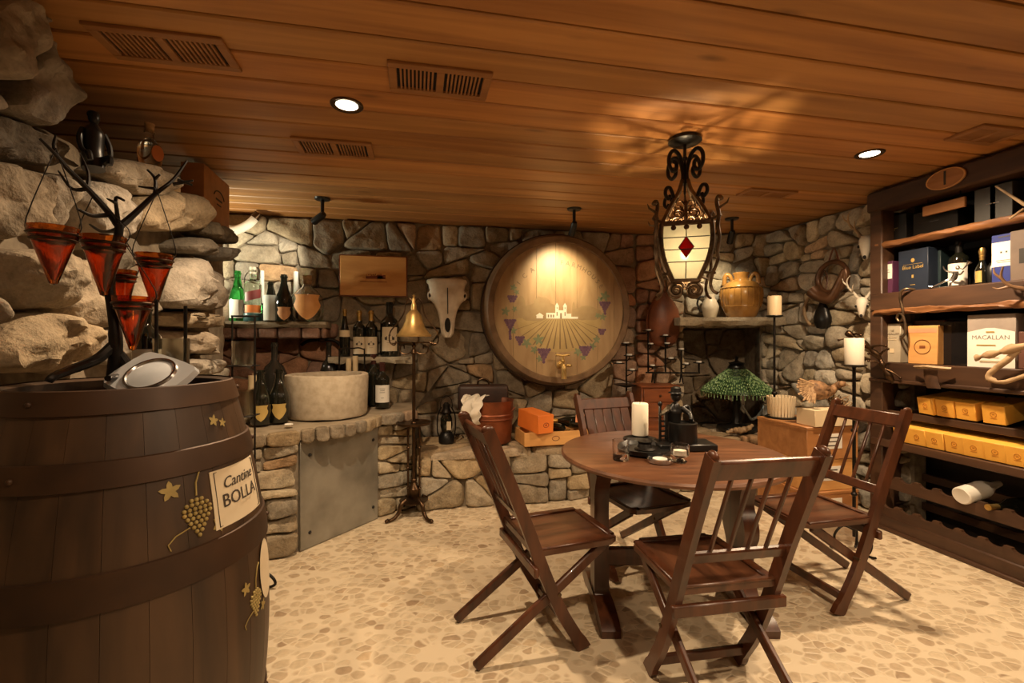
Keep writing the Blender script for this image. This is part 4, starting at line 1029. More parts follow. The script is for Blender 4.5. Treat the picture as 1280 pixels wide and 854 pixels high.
m = MB(); m.box((0, 0, .006), (.20, .10, .012)); 
for s in (-1, 1): m.cyl((s*.095, 0, 0), (s*.095, 0, .47), .006, seg=8)
m.tube(cr([(-.095, 0, .46), (-.05, 0, .475), (0, 0, .47), (.05, 0, .475), (.095, 0, .46)], 4), .006, 6); m.box((0, 0, .255), (.19, .08, .01)); part('frame', m, M_iron, t)
for x_, h_ in ((-.025, .13), (.025, .15)):
    m = MB(); m.cyl((x_, 0, .26), (x_, 0, .26+h_), .021, seg=16); part('candle', m, M_wax2, t)
# wooden wine panel, skull, horn on the back wall
q = V((-.355, 4.165, 1.842))
t = thing('wine_crate', 'flat pale wooden wine case with a small printed chateau hung on the back wall', 'crate', q)
m = MB(); m.box((0, 0, 0), (.545, .055, .335), bev=.003); part('case', m, M_crate, t)
m = MB()
for s in (-1, 1): m.box((0, .004, s*.171), (.56, .05, .012), bev=.002); m.box((s*.276, .004, 0), (.012, .05, .345), bev=.002)
part('edge_strip', m, M_chest, t)
m = MB(fr((0, -.0285, -.005), X, Z))
for a in ((-.065, -.02, .035, .022), (-.03, -.02, .10, .026), (.07, -.02, -.01, .018), (.03, -.02, .068, .034)):
    x0, y0, x1, y1 = a[0], a[1], a[0]+abs(a[2]), a[1]+a[3]; m.box(((x0+x1)/2, (y0+y1)/2, 0), (x1-x0, y1-y0, .001), bev=0)
for i in range(9): m.box((-.06+.015*i, .010+.004*(i % 3), 0), (.006, .012, .001), bev=0)
m.box((0, -.045, 0), (.22, .005, .001), bev=0)
part('print', m, plain('crate_print', (.22, .06, .03), .7), t)

def cow_skull(name, label, loc, L, Wd, rz=0, tilt=-.15, horn=None):
    t = thing(name, label, 'skull', loc, rz)
    Mx = R(tilt, 'X')
    secs = [(0, .80, .26), (-.03, .98, .42), (-.10, .96, .52), (-.20, .88, .58), (-.28, .97, .56), (-.36, .90, .54), (-.44, .68, .52), (-.56, .50, .46), (-.70, .40, .40), (-.84, .36, .34), (-.94, .30, .24), (-1.0, .17, .10)]
    m = MB(Mx); n_ = 28; vs = []; fs = []
    for i, (z, a, b_) in enumerate(secs):
        for k in range(n_):
            q = 2*PI*k/n_; ca, sa = math.cos(q), math.sin(q)
            x = math.copysign(abs(ca)**.7, ca)*a*Wd/2; y = math.copysign(abs(sa)**.8, sa)*b_*Wd*.30-.02*L*math.sin(-z*PI)
            if sa < 0 and abs(ca) < .25 and -.75 < z < -.05: y += .012*L
            vs.append((x, y, z*L))
    for i in range(len(secs)-1):
        for k in range(n_): fs.append((i*n_+k, (i+1)*n_+k, (i+1)*n_+(k+1) % n_, i*n_+(k+1) % n_))
    fs += [tuple(range(n_)), tuple((len(secs)-1)*n_+k for k in range(n_))[::-1]]
    m.add(vs, fs)
    for s in (-1, 1):
        m.tube([V((s*Wd*.44, -.02*L+.05*L*math.sin(a_)*-.6, -.30*L+.055*L*math.cos(a_))) + V((s*.012*math.sin(a_), 0, 0)) for a_ in lerp(0, 2*PI*15/16, 16)], .03*Wd, 8, closed=True)
        m.ell((s*Wd*.46, 0, -.055*L), (.06*Wd, .06*Wd, .045*L), 10, 8)
        m.tube([(s*Wd*.10, -.13*Wd, -.80*L), (s*Wd*.09, -.10*Wd, -.93*L), (s*Wd*.04, -.06*Wd, -1.0*L)], [.03*Wd, .04*Wd, .02*Wd], 8)
    part('cranium', m, M_bone, t, ang=60)
    for s in (-1, 1): m = MB(Mx); m.ell((s*Wd*.425, -.055*L, -.30*L), (.055*Wd, .03*L, .04*L), 12, 8); part('eye_socket', m, M_gap, t)
    m = MB(Mx); m.ell((0, -.125*Wd, -.80*L), (.075*Wd, .03*L, .12*L), 12, 8); part('nose_hollow', m, M_gap, t)
    m = MB(Mx); m.box((0, -.168*Wd-.005, -.40*L), (.010*Wd*2, .012, .44*L), bev=.002); part('brow_crack', m, M_gap, t)
    if horn: horn(t, Mx)
    return t
cow_skull('cattle_skull', 'bleached cattle skull hanging between the brass lamp and the cask head', V((.268, 4.12, 1.83)), .52, .34, 0, -.12)
q = V((-1.46, 4.10, 2.19)); m = MB(); pts = cr([(-.20, 0, -.01), (-.08, -.01, -.035), (.05, -.02, -.02), (.14, -.02, .03), (.20, -.01, .10)], 6)
t = thing('cattle_horn', 'curved white horn on the wall high above the lit shelf', 'horn', q)
m.tube(pts, lerp(.045, .030, len(pts)), 14); part('horn', m, M_bone, t)
m = MB(); m.tube([(.185, -.015, .085), (.215, -.01, .125)], [.035, .033], 14); part('dark_tip', m, M_dbrass, t)

# ---------------------------------------------------------------- bottle, box and figure on the left ledge
def on_ledge(px, py, d): return P(px, py, d)
q = PX(187, 208, -1.20); t = bottle('apothecary_bottle', 'clear corked bottle with a round orange tag on top of the left pier', q, .165, .046, 'squat', M_glass, None, None, nr=.018)
m = MB(); m.cyl((0, 0, .152), (0, 0, .195), .016, .02, 14); part('cork', m, M_cork, t)
m = MB(R(.5)); m.cyl((0, -.058, .05), (0, -.062, .05), .036, seg=22, M=T(0, 0, 0)@S(.7, 1, 1)); part('tag', m, plain('orange_seal', (.62, .19, .04), .5), t)
q = PX(258, 240, -1.33); t = thing('wine_box', 'reddish wooden wine box standing on end on the left pier', 'box', (-1.25, 3.15, 1.985), .03)
m = MB(); m.box((0, 0, .16), (.12, .40, .32), bev=.003); part('box', m, M_crate2, t)
m = MB(fr((.0608, .02, .17), Y, Z)); m.tube([(.085*math.cos(a), .055*math.sin(a), 0) for a in lerp(.3, 2.8, 14)], .004, 5); m.box((0, .0, 0), (.10, .012, .001), bev=0); m.box((0, -.03, 0), (.07, .008, .001), bev=0); part('print', m, M_ink, t)
q = PX(117, 206, -1.09); t = thing('dark_figurine', 'dark metal figurine sitting on the pier ledge among the boulders', 'figurine', q, .9); t.scale = (.66, .66, .78)
m = MB(); m.tube(cr([(0, 0, -.02), (0, .01, .06), (.0, .0, .14), (0, -.005, .17), (0, 0, .185)], 4), [.05, .05, .05, .048, .046, .046, .046, .046, .045, .04, .034, .028, .022, .018, .016, .015, .015], 12)
m.ell((0, -.004, .205), (.024, .026, .030), 14, 10)
for s in (-1, 1): m.tube(cr([(s*.042, 0, .145), (s*.062, -.01, .10), (s*.06, -.03, .05), (s*.04, -.05, .03)], 4), lerp(.015, .010, 13), 8); m.tube(cr([(s*.03, -.01, .01), (s*.045, -.06, .03), (s*.04, -.07, .0)], 4), lerp(.022, .012, 9), 8)
part('body', m, M_black, t); m = MB(); m.ell((0, .004, .222), (.027, .028, .018), 12, 8); part('cap', m, M_black, t)
def rebase(t, loc):
    loc = V(loc); t.location = loc
    def go(o):
        for c in o.children: c.data.transform(Matrix.Translation(-loc))
    go(t)
    def deep(o):
        for c in o.children:
            for g in c.children: g.data.transform(Matrix.Translation(-loc)); deep(c)
    deep(t)
for o in list(C.objects):
    if o.name == 'iron_branch_holder': rebase(o, (BC.x, BC.y, 1.15))
    if o.name == 'bar_counter': rebase(o, (-.6, 3.6, 0))
    if o.name == 'stone_bench': rebase(o, (1.7, 3.9, 0))

# ---------------------------------------------------------------- brass floor lamp
q = V((-.015, 3.50, 0))
t = thing('floor_lamp', 'bronze floor lamp with a bell shaped brass shade and small tray beside the stone counter', 'floor lamp', q, -YAW)
m = MB(); m.lathe([(.012, .12), (.03, .13), (.045, .20), (.02, .235), (.014, .26)], 18)
m.lathe([(0, .10), (.10, .105), (.105, .115), (.03, .13), (0, .13)], 24); part('base', m, M_dbrass, t)
for k in range(4):
    a = PI/4+k*PI/2; e = V((math.cos(a), math.sin(a), 0)); m = MB()
    pts = cr([e*.07+Z*.125, e*.11+Z*.10, e*.125+Z*.055, e*.16+Z*.022, e*.205+Z*.014, e*.22+Z*.026], 4); m.tube(pts, lerp(.018, .010, len(pts)), 10); m.ell(e*.222+Z*.016, (.016, .016, .014), 10, 6); part('leg', m, M_dbrass, t)
m = MB(); m.cyl((0, 0, .2), (0, 0, 1.21), .0125, seg=14)
for z in (.26, .68, 1.20): m.ell((0, 0, z), (.024, .024, .018), 14, 8)
m.lathe([(0, 1.19), (.022, 1.21), (.010, 1.235), (.018, 1.25), (.008, 1.27), (0, 1.275)], 16); part('pole', m, M_dbrass, t)
for s in (-1, 1):
    m = MB(); m.cyl((s*.042, 0, .12), (s*.042, 0, .67), .008, seg=10)
    for z in (.2, .35, .5): m.ell((s*.042, 0, z), (.014, .014, .01), 10, 6)
    part('side_rod', m, M_dbrass, t)
m = MB(); m.lathe([(0, .672), (.12, .672), (.128, .69), (.122, .69), (.115, .68), (0, .68)], 32); part('tray', m, M_dbrass, t)
m = MB()
for s in (-1, 1):
    m.tube(cr([(0, 0, 1.565), (s*.035, 0, 1.60), (s*.062, 0, 1.56), (s*.075, 0, 1.49), (s*.12, 0, 1.42), (s*.175, 0, 1.35), (s*.178, 0, 1.28), (s*.145, 0, 1.255), (s*.13, 0, 1.285)], 6), .0055, 8)
    m.tube(cr([(s*.02, 0, 1.205), (s*.05, 0, 1.19), (s*.095, 0, 1.20), (s*.105, 0, 1.245), (s*.075, 0, 1.255), (s*.07, 0, 1.228)], 6), .0055, 8)
    m.tube(cr([(s*.165, 0, 1.265), (s*.10, 0, 1.275), (0, 0, 1.272)], 5), .005, 8)
part('harp', m, M_dbrass, t)
m = MB(); m.lathe([(.122, 1.320), (.124, 1.330), (.108, 1.345), (.080, 1.385), (.062, 1.43), (.052, 1.475), (.034, 1.50), (.022, 1.51), (.022, 1.515), (.036, 1.502), (.055, 1.477), (.065, 1.43), (.083, 1.386), (.112, 1.345), (.128, 1.329), (.126, 1.318)], 36); part('lamp_shade', m, M_brass, t)
m = MB(); m.lathe([(0, 1.505), (.022, 1.505), (.020, 1.55), (.012, 1.57), (.016, 1.59), (.006, 1.61), (.011, 1.62), (0, 1.635)], 16); part('finial', m, M_brass, t)

# ---------------------------------------------------------------- iron candle stand by the barrel
q = W(-1.40, 2.42)
t = thing('candle_etagere', 'slim iron stand with two glass candle cups between the barrel and the bar counter', 'candle stand', q, -YAW+.1)
m = MB()
for s in (-1, 1): m.tube([(s*.056, 0, 1.42), (s*.056, 0, .05)], .005, 8)
m.box((0, 0, 1.42), (.122, .012, .008), bev=.002); m.tube([(-.056, 0, 1.42), (-.056, .05, 1.42), (.056, .05, 1.42), (.056, 0, 1.42)], .004, 6); part('frame', m, M_iron, t)
for z in (1.165, .905):
    m = MB(); m.box((0, 0, z-.004), (.125, .10, .006), bev=.002); part('plate', m, M_iron, t)
    m = MB(); m.lathe([(0, z), (.052, z), (.054, z+.004), (.054, z+.125), (.050, z+.125), (.050, z+.006), (0, z+.006)], 26); part('glass_cup', m, M_smoke, t)
m = MB(); 
for s in (-1, 1):
    m.tube(cr([(s*.056, 0, .08), (s*.09, -.02, .10), (s*.15, -.03, .07), (s*.17, -.03, .03), (s*.13, -.02, .008), (s*.08, -.01, .008)], 6), .007, 8)
m.tube(cr([(0, .0, .08), (0, .08, .10), (0, .13, .05), (0, .10, .008)], 6), .007, 8); m.box((0, 0, .08), (.125, .014, .010), bev=.002); part('scroll_foot', m, M_iron, t)
q = W(-1.045, 1.46, BZT-.034); q = V((q.x+.035, q.y-.05, q.z))
q = P(214, 440, 1.40); q = V((q.x, q.y, BZT-.034))
t = thing('candle_cup_stand', 'iron stand with a smoky glass cup on the back of the barrel top', 'candle stand', q, -YAW)
m = MB(); m.box((0, 0, .004), (.11, .10, .008), bev=.002)
for s in (-1, 1): m.cyl((s*.022, .03*s, 0), (s*.022, .03*s, .27 if s < 0 else .255), .005, seg=8)
part('frame', m, M_iron, t); m = MB(); m.lathe([(0, .03), (.046, .03), (.047, .155), (.043, .155), (.043, .036), (0, .036)], 24); part('glass_cup', m, M_smoke, t); m = MB(); m.cyl((0, 0, .008), (0, 0, .03), .012, seg=10); part('socket', m, M_iron, t)
q = P(183, 445, 1.43); bottle('wine_bottle', 'dark bottle with a plain white label on the barrel top behind the votives', (q.x, q.y, BZT-.034), .255, .036, 'bordeaux', M_wine, (.03, .48, 2.4, M_white), .2, M_wine)

# ---------------------------------------------------------------- painted cask head on the back wall
HC = V((1.273, 4.0, 1.565)); HR = .612
t = thing('cask_head', 'huge round cask head with painted vineyard and brass tap on the wall', 'cask head', (HC.x, HC.y, HC.z), .0)
Mh = fr((0, 0, 0), X, Z)                                # local x right, y up, z towards the room
m = MB(Mh); m.lathe([(.60, -.27), (.675, -.26), (.698, -.12), (.672, .0), (.660, .012), (.612, .012), (.606, -.02), (.60, -.02)], 80); part('rim', m, M_rim, t)
m = MB(Mh)
m.lathe([(.692, -.17), (.704, -.168), (.703, -.10), (.690, -.098)], 80); part('hoop', m, M_hoop, t)
m = MB(Mh); rg = random.Random(2); xs = [-.61, -.43, -.22, -.04, .16, .36, .52, .61]
for a, b_ in zip(xs[:-1], xs[1:]):
    pts = []
    for i in range(9): x = a+.0012+(b_-a-.0024)*i/8; pts.append((x, -math.sqrt(max(.0, HR*HR-x*x))))
    for i in range(9): x = b_-.0012-(b_-a-.0024)*i/8; pts.append((x, math.sqrt(max(.0, HR*HR-x*x))))
    g = rg.uniform(.9, 1.06); m.prism(pts, .02, z0=-.03, col=(g, g, g, 1))
hd = part('head_boards', m, M_head, t)
def paint(name, fn, mat_, lab=None): m = MB(Mh); fn(m); return part(name, m, mat_, hd, lab)
def blob(m, x, y, rx, ry, z=-.0092, rot=0, n_=14, wob=0, sd=1):
    rg = random.Random(sd); vs = [(x, y, z)]
    for i in range(n_):
        a = 2*PI*i/n_; k = 1+rg.uniform(-wob, wob); px, py = rx*k*math.cos(a), ry*k*math.sin(a)
        vs.append((x+px*math.cos(rot)-py*math.sin(rot), y+px*math.sin(rot)+py*math.cos(rot), z))
    m.add(vs, [(0, 1+i, 1+(i+1) % n_) for i in range(n_)])
def lf(m, x, y, s_, rot=0, z=-.0088):
    vs = [(x, y, z)]; n_ = 20
    for i in range(n_):
        a = 2*PI*i/n_; r_ = s_*(.7+.3*math.cos(5*a)); vs.append((x+r_*math.cos(a+rot), y+r_*math.sin(a+rot), z))
    m.add(vs, [(0, 1+i, 1+(i+1) % n_) for i in range(n_)])
def fields(m): blob(m, 0, -.19, .43, .15, -.0095, 0, 40)
paint('painted_field', lambda m: m.add([(.40*math.cos(a)-.0, -.085+.30*math.sin(a) if math.sin(a) < 0 else -.085+.012*math.sin(a), -.0096) for a in lerp(0, 2*PI*39/40, 40)], [tuple(range(40))]), plain('field_paint', (.43, .30, .13), .6, 0, (.36, .25, .10), 9))
def rows_(m):
    for i in range(-7, 8):
        x0 = i*.020; x1 = i*.062; y1 = -.085-.27*math.sqrt(max(.02, 1-(x1/.47)**2)); w0, w1 = .0025, .008
        m.add([(x0-w0, -.088, -.0090), (x0+w0, -.088, -.0090), (x1+w1, y1, -.0090), (x1-w1, y1, -.0090)], [(3, 2, 1, 0)])
paint('painted_vine_rows', rows_, plain('row_paint', (.24, .155, .07), .6))
def hills(m):
    blob(m, -.20, -.02, .19, .08, -.0094, .1, 26, .1, 3); blob(m, .26, -.03, .15, .065, -.0094, 0, 26, .1, 4); blob(m, -.17, .05, .075, .07, -.0093, 0, 16, .15, 6)
    blob(m, .13, .0, .016, .075, -.0093); blob(m, .17, -.02, .014, .05, -.0093); blob(m, -.36, .02, .04, .10, -.0093)
paint('painted_hills', hills, plain('hill_paint', (.34, .235, .115), .6, 0, (.29, .19, .09), 12))
def chapel(m):
    z = -.0086; q = lambda a, b_, c_, d_: m.add([(a, b_, z), (c_, b_, z), (c_, d_, z), (a, d_, z)], [(0, 1, 2, 3)])
    for x in (-.045, .030): q(x, -.08, x+.032, .030); m.add([(x-.004, .030, z), (x+.036, .030, z), (x+.016, .062, z)], [(0, 1, 2)])
    q(-.013, -.08, .030, -.005); q(-.13, -.08, -.045, -.03); q(.062, -.08, .105, -.035); q(-.22, -.08, -.16, -.055); m.add([(-.228, -.055, z), (-.152, -.055, z), (-.19, -.03, z)], [(0, 1, 2)]); q(.105, -.08, .17, -.062)
paint('painted_chapel', chapel, plain('white_paint', (.82, .76, .62), .6))
def chdet(m):
    z = -.0080; q = lambda a, b_, c_, d_: m.add([(a, b_, z), (c_, b_, z), (c_, d_, z), (a, d_, z)], [(0, 1, 2, 3)])
    q(-.034, -.055, -.024, -.02); q(.041, -.055, .051, -.02); q(0, -.08, .016, -.03)
    for x in (-.032, .043): q(x, .008, x+.007, .022)
    for x in (-.115, -.09, -.068): q(x, -.07, x+.012, -.045)
paint('painted_windows', chdet, plain('window_paint', (.25, .17, .09), .6))
rg = random.Random(9); M_grape = plain('grape_paint', (.17, .085, .13), .55, 0, (.12, .055, .10), 40)
if True:
    for cx, cy, n_, s_ in ((-.44, .11, 9, 1), (-.46, -.10, 20, 1), (-.37, -.25, 10, 1), (-.15, -.36, 16, 1.1), (.43, .07, 16, 1), (.40, -.18, 9, .9), (.24, -.34, 14, 1.1)):
        m = MB(Mh); k = 0; row = 0
        while k < n_:
            c_ = max(1, 4-row//1 if n_ < 12 else 5-row)
            for j in range(c_):
                blob(m, cx+(j-(c_-1)/2)*.022*s_+rg.uniform(-.003, .003), cy-row*.020*s_, .013*s_, .013*s_, -.0084-.0001*row, 0, 10); k += 1
            row += 1
            if row > 8: break
        part('painted_grapes', m, M_grape, hd)
def leaves_(m):
    for i, (x, y, s_) in enumerate(((-.43, .19, .035), (-.40, .15, .028), (-.50, -.02, .045), (-.42, .0, .03), (-.43, -.19, .035), (-.31, -.30, .05), (-.20, -.27, .055), (-.24, -.36, .04), (-.19, -.44, .035), (.43, .13, .055), (.38, .10, .03), (.41, -.06, .04), (.36, -.05, .03), (.35, -.27, .04), (.17, -.38, .045), (.22, -.43, .035), (.31, -.33, .04))): lf(m, x, y, s_, i*.7)
paint('painted_leaves', leaves_, plain('leaf_paint', (.21, .235, .125), .6, 0, (.16, .18, .095), 20))
def arc_text(m, *sp):
    for s_, a0, st in sp:
        for i, chh in enumerate(s_):
            if chh == ' ': continue
            a = math.radians(a0+st*i); m.text(chh, .060, fr((.455*math.cos(a), .455*math.sin(a)*.93, -.0088), (math.sin(a), -math.cos(a), 0), (math.cos(a), math.sin(a), 0)), .0003)
M_let = plain('letter_paint', (.18, .12, .065), .6)
paint('lettering', lambda m: arc_text(m, ('I C A', 147, -5.6)), M_let); paint('lettering', lambda m: arc_text(m, ('F A R M H O U S E', 88, -3.55)), M_let)
m = MB(Mh); y0 = -.50
m.cyl((0, y0, -.02), (0, y0, .09), .020, seg=14); m.lathe([(.034, 0), (.034, .01), (.02, .016)], 18, T(0, y0, -.012))
m.tube(cr([(0, y0, .085), (0, y0-.02, .10), (0, y0-.07, .10), (0, y0-.115, .10)], 5), lerp(.022, .024, 16), 12)
m.cyl((0, y0, .07), (0, y0+.085, .07), .016, .012, 12); m.ell((0, y0+.04, .07), (.024, .014, .024), 12, 8); m.ell((.055, y0+.0, .075), (.03, .014, .014), 10, 6)
tp = part('barrel_tap', m, M_brass, t, 'brass tap')
m = MB(Mh); m.tube([(-.055, y0+.095, .07), (0, y0+.088, .07), (.055, y0+.095, .07)], .009, 8); m.ell((-.055, y0+.095, .07), .012, 8, 6); m.ell((.055, y0+.095, .07), .012, 8, 6); part('tap_handle', m, M_brass, tp)

# ---------------------------------------------------------------- things on the bench
def BP(px, y, z=.452): q = PY(px, 424, y); return V((q.x, y, z))
q = BP(558, 3.84); t = thing('oil_lantern', 'small black lantern with a pale tag at the left end of the bench', 'lantern', q, face(q))
m = MB(); m.lathe([(0, 0), (.062, 0), (.064, .05), (.05, .07), (.045, .085), (0, .085)], 22); part('tank', m, M_black, t)
m = MB(); m.lathe([(.036, .085), (.050, .14), (.047, .20), (.030, .235), (.028, .235), (.044, .198), (.047, .14), (.034, .087)], 22); part('globe', m, M_wine, t)
m = MB(); m.lathe([(.036, .235), (.042, .25), (.028, .28), (.030, .31), (.012, .33), (0, .33)], 20)
for s in (-1, 1): m.tube(cr([(s*.055, 0, .04), (s*.072, 0, .10), (s*.070, 0, .22), (s*.040, 0, .29)], 5), .006, 8)
m.tube(cr([(-.05, 0, .28), (-.04, 0, .35), (0, 0, .385), (.04, 0, .35), (.05, 0, .28)], 5), .0035, 6); part('frame', m, M_iron, t)
m = MB(); m.surf(lambda u, v: (.02+(u-.5)*.034, -.056, .11+.07*v), 2, 4, thick=.002); part('tag', m, M_paper, t)
q = BP(613, 3.82); t = thing('copper_bucket', 'round copper bucket with a dark lid propped up behind it on the bench', 'bucket', q, face(q))
m = MB(); m.lathe([(0, .006), (.155, .006), (.165, 0), (.172, .012), (.186, .19), (.192, .21), (.190, .335), (.195, .345), (.188, .345), (.182, .335), (.182, .21), (.162, .02), (0, .02)], 44)
m.lathe([(.187, .19), (.196, .198), (.193, .21)], 44); m.lathe([(.187, .225), (.196, .232), (.192, .242)], 44); part('bucket', m, M_copper, t)
m = MB(); m.tube([(.20*math.cos(a), -.06-.20*math.sin(a)*.25, .30-.075*math.sin(a)) for a in lerp(.15, PI-.15, 18)], .006, 8); part('handle', m, M_copper, t)
q = BP(604, 4.06); t = thing('hamper_basket', 'dark leather basket with a loop handle standing behind the copper bucket', 'basket', (q.x, q.y, .60), face(q))
m = MB(); m.box((0, 0, .19), (.44, .16, .22), bev=.03, seg=3)
for v in m.v:
    pass
m.box((0, 0, -.03), (.30, .15, .22), bev=.02); part('body', m, plain('dark_hide', (.050, .022, .014), .5, 0, (.025, .012, .008), 12, .2), t)
m = MB(); m.tube(cr([(-.05, 0, .295), (-.04, 0, .335), (0, 0, .35), (.04, 0, .335), (.05, 0, .295)], 5), .009, 8); part('handle', m, M_dbrass, t)
q = BP(592, 3.74); t = None
m = MB()
def cloth(u, v):
    a = (u-.5)*1.5; x = .10*math.sin(a)+.02*math.sin(v*9+u*5); y = -.02-.075*math.cos(a)*.6-.02*math.sin(v*7)-(.05*(1-v)); z = .16+.20*v-.02*(u-.3)**2*9+.012*math.sin(v*22+u*6)
    return (x, y, z)
def cloth(u, v):
    s_ = v*1.25; fold = .012*math.sin(u*14+v*2)+.008*math.sin(v*26+u*7)
    if s_ < .55: p = (0, .10-.19*s_/.55, .352+.025*math.sin(s_/.55*PI)+fold)
    else: p = (0, -.095-.03*math.sin((s_-.55)*5)+fold, .352-.26*(s_-.55))
    return ((u-.5)*.19*(1-.25*v)+fold, p[1], p[2])
m.surf(cloth, 22, 26, thick=.006); one('white_cloth', 'crumpled white cloth hanging over the left rim of the copper bucket', 'cloth', m, M_cloth, (BP(595, 3.77).x-.02, 3.765, .452), -.35, ang=80)
q = BP(690, 3.68); t = thing('wooden_tray', 'shallow pale wooden case lying open on the bench below the cask head', 'crate', q, .06)
m = MB(); m.box((0, -.135, .06), (.56, .016, .105), bev=.002); part('front_board', m, M_crate, t)
m = MB(); m.box((0, .135, .06), (.56, .016, .105), bev=.002); part('back_board', m, M_crate, t)
for s in (-1, 1): m = MB(); m.box((s*.272, 0, .06), (.016, .254, .105), bev=.002); part('end_board', m, M_crate, t)
m = MB(); m.box((0, 0, .010), (.545, .27, .012), bev=.002); part('bottom_board', m, M_crate, t)
m = MB(); m.tube([(-.02+.03*math.cos(a), -.1438, .06+.018*math.sin(a)) for a in lerp(0, 2*PI*15/16, 16)], .0025, 5, closed=True); part('print', m, M_chest, t)
q = BP(668, 3.66); t = thing('orange_box', 'bright orange gift box resting on the pale wooden case', 'box', (q.x, q.y-.02, .570), .34)
Mo = R(.07, 'X')
m = MB(Mo); m.box((0, 0, .074), (.145, .30, .145), bev=.003); part('box', m, M_orange, t)
m = MB(Mo); m.tube([(.025*math.cos(a), -.1512, .068+.018*math.sin(a)) for a in lerp(0, 2*PI*15/16, 16)], .0022, 5, closed=True); m.box((0, -.151, .068), (.012, .002, .012), bev=0)
for i in range(3): m.tube([(-.0658, -.09+.06*i+.02*math.cos(a), .07+.028*math.sin(a)) for a in lerp(-2.2, 2.2, 12)], .0032, 5)
part('print', m, plain('dark_orange_print', (.30, .05, .01), .6), t)
q = BP(714, 3.68); t = thing('champagne_bottle', 'dark bottle with a peach label lying in the wooden case', 'bottle', (q.x, q.y, .615), 1.15)
Ml = R(-PI/2, 'X')@R(-.4)
m = MB(Ml@T(0, 0, -.14)); m.lathe(prof_bottle(.30, .058, .016, 'champagne'), 26); part('body', m, M_wine, t)
m = MB(Ml@T(0, 0, -.14)); band(m, .058, .03, .10, 2.2); part('label', m, plain('peach_label', (.72, .28, .13), .6), t)
m = MB(Ml@T(0, 0, -.14)); m.lathe([(.019, .25), (.021, .28), (.02, .302), (0, .303)], 16); part('capsule', m, M_cap, t)
q = BP(701, 3.64); t = thing('wine_bottle', 'dark bottle with a yellow capped neck pointing out of the wooden case', 'bottle', (q.x, q.y+.09, .545), .45)
Ml = R(PI/2, 'X')
m = MB(Ml@T(0, 0, -.12)); m.lathe(prof_bottle(.28, .045, .015, 'bordeaux'), 26); part('body', m, M_wine, t)
m = MB(Ml@T(0, 0, -.12)); m.lathe([(.0165, .22), (.0185, .255), (.017, .282), (0, .283)], 16); part('capsule', m, M_cap, t)
# chest, candelabra, tall candle tree
q = BP(818, 3.90); t = thing('small_chest', 'small reddish wooden chest of drawers on the bench under the iron candelabra', 'chest', q, -.12)
m = MB(); m.box((0, 0, .21), (.34, .25, .42), bev=.004); m.box((0, -.003, .425), (.36, .27, .02), bev=.005); part('body', m, M_chest, t)
for i in range(3):
    m = MB(); m.box((0, -.128, .075+.135*i), (.30, .014, .115), bev=.004); d_ = part('drawer', m, M_chest, t); m = MB(); m.ell((0, -.142, .075+.135*i), .011, 10, 6); part('knob', m, M_dbrass, d_)
def tealight(par, x, y, z, r_=.052):
    m = MB(T(x, y, 0)); m.lathe([(0, z), (r_*.8, z), (r_, z+.006), (r_*1.02, z+.010), (r_*.8, z+.004), (0, z+.004)], 20); pl_ = part('plate', m, M_iron, par)
    m = MB(T(x, y, 0)); m.lathe([(0, z+.004), (.024, z+.004), (.025, z+.022), (.022, z+.021), (0, z+.015)], 14); part('tealight', m, M_white, pl_)
q = BP(838, 3.99, .87+.012); t = thing('iron_candelabra', 'black iron candelabra with stepped posts of small candle plates on the reddish chest', 'candelabra', q, -YAW-.1)
m = MB(); m.box((.02, 0, .10), (.50, .018, .016), bev=.003)
for x in (-.16, .10): m.tube(cr([(x, 0, .10), (x, -.03, .05), (x, -.06, .01), (x, -.075, .006)], 4), .007, 8); m.tube(cr([(x, 0, .10), (x, .03, .05), (x, .05, .01), (x, .065, .006)], 4), .007, 8)
part('base', m, M_iron, t)
for x, z, sub in ((-.205, .49, ((.02, .36), (.035, .155))), (-.045, .44, ((.012, .365), (.045, .225))), (.10, .31, ((.035, .175),)), (.26, .19, ())):
    m = MB(); m.cyl((x, 0, .10), (x, 0, z), .009, seg=8)
    for dx, zz in sub: m.tube([(x, 0, zz-.04), (x+dx, -.02, zz-.02), (x+dx, -.02, zz)], .005, 6)
    po = part('post', m, M_iron, t)
    tealight(t, x, 0, z)
    for dx, zz in sub: tealight(t, x+dx, -.02, zz, .04)
q = BP(783, 3.98); t = thing('candle_tree', 'black iron candle tree with three stacked plates left of the candelabra', 'candelabra', q, -YAW)
m = MB(); m.lathe([(0, 0), (.10, 0), (.105, .008), (.02, .02), (0, .02)], 24); m.cyl((0, 0, 0), (0, 0, .80), .008, seg=8)
m.lathe([(.008, .40), (.11, .425), (.115, .432), (.008, .425)], 24)
for dx, zz in ((.02, .69), (.045, .555)): m.tube([(0, 0, zz-.05), (dx, -.03, zz-.02), (dx, -.03, zz)], .005, 6)
part('stand', m, M_iron, t)
tealight(t, 0, 0, .80, .052); tealight(t, .02, -.03, .69); tealight(t, .045, -.03, .555); tealight(t, -.07, -.01, .62)
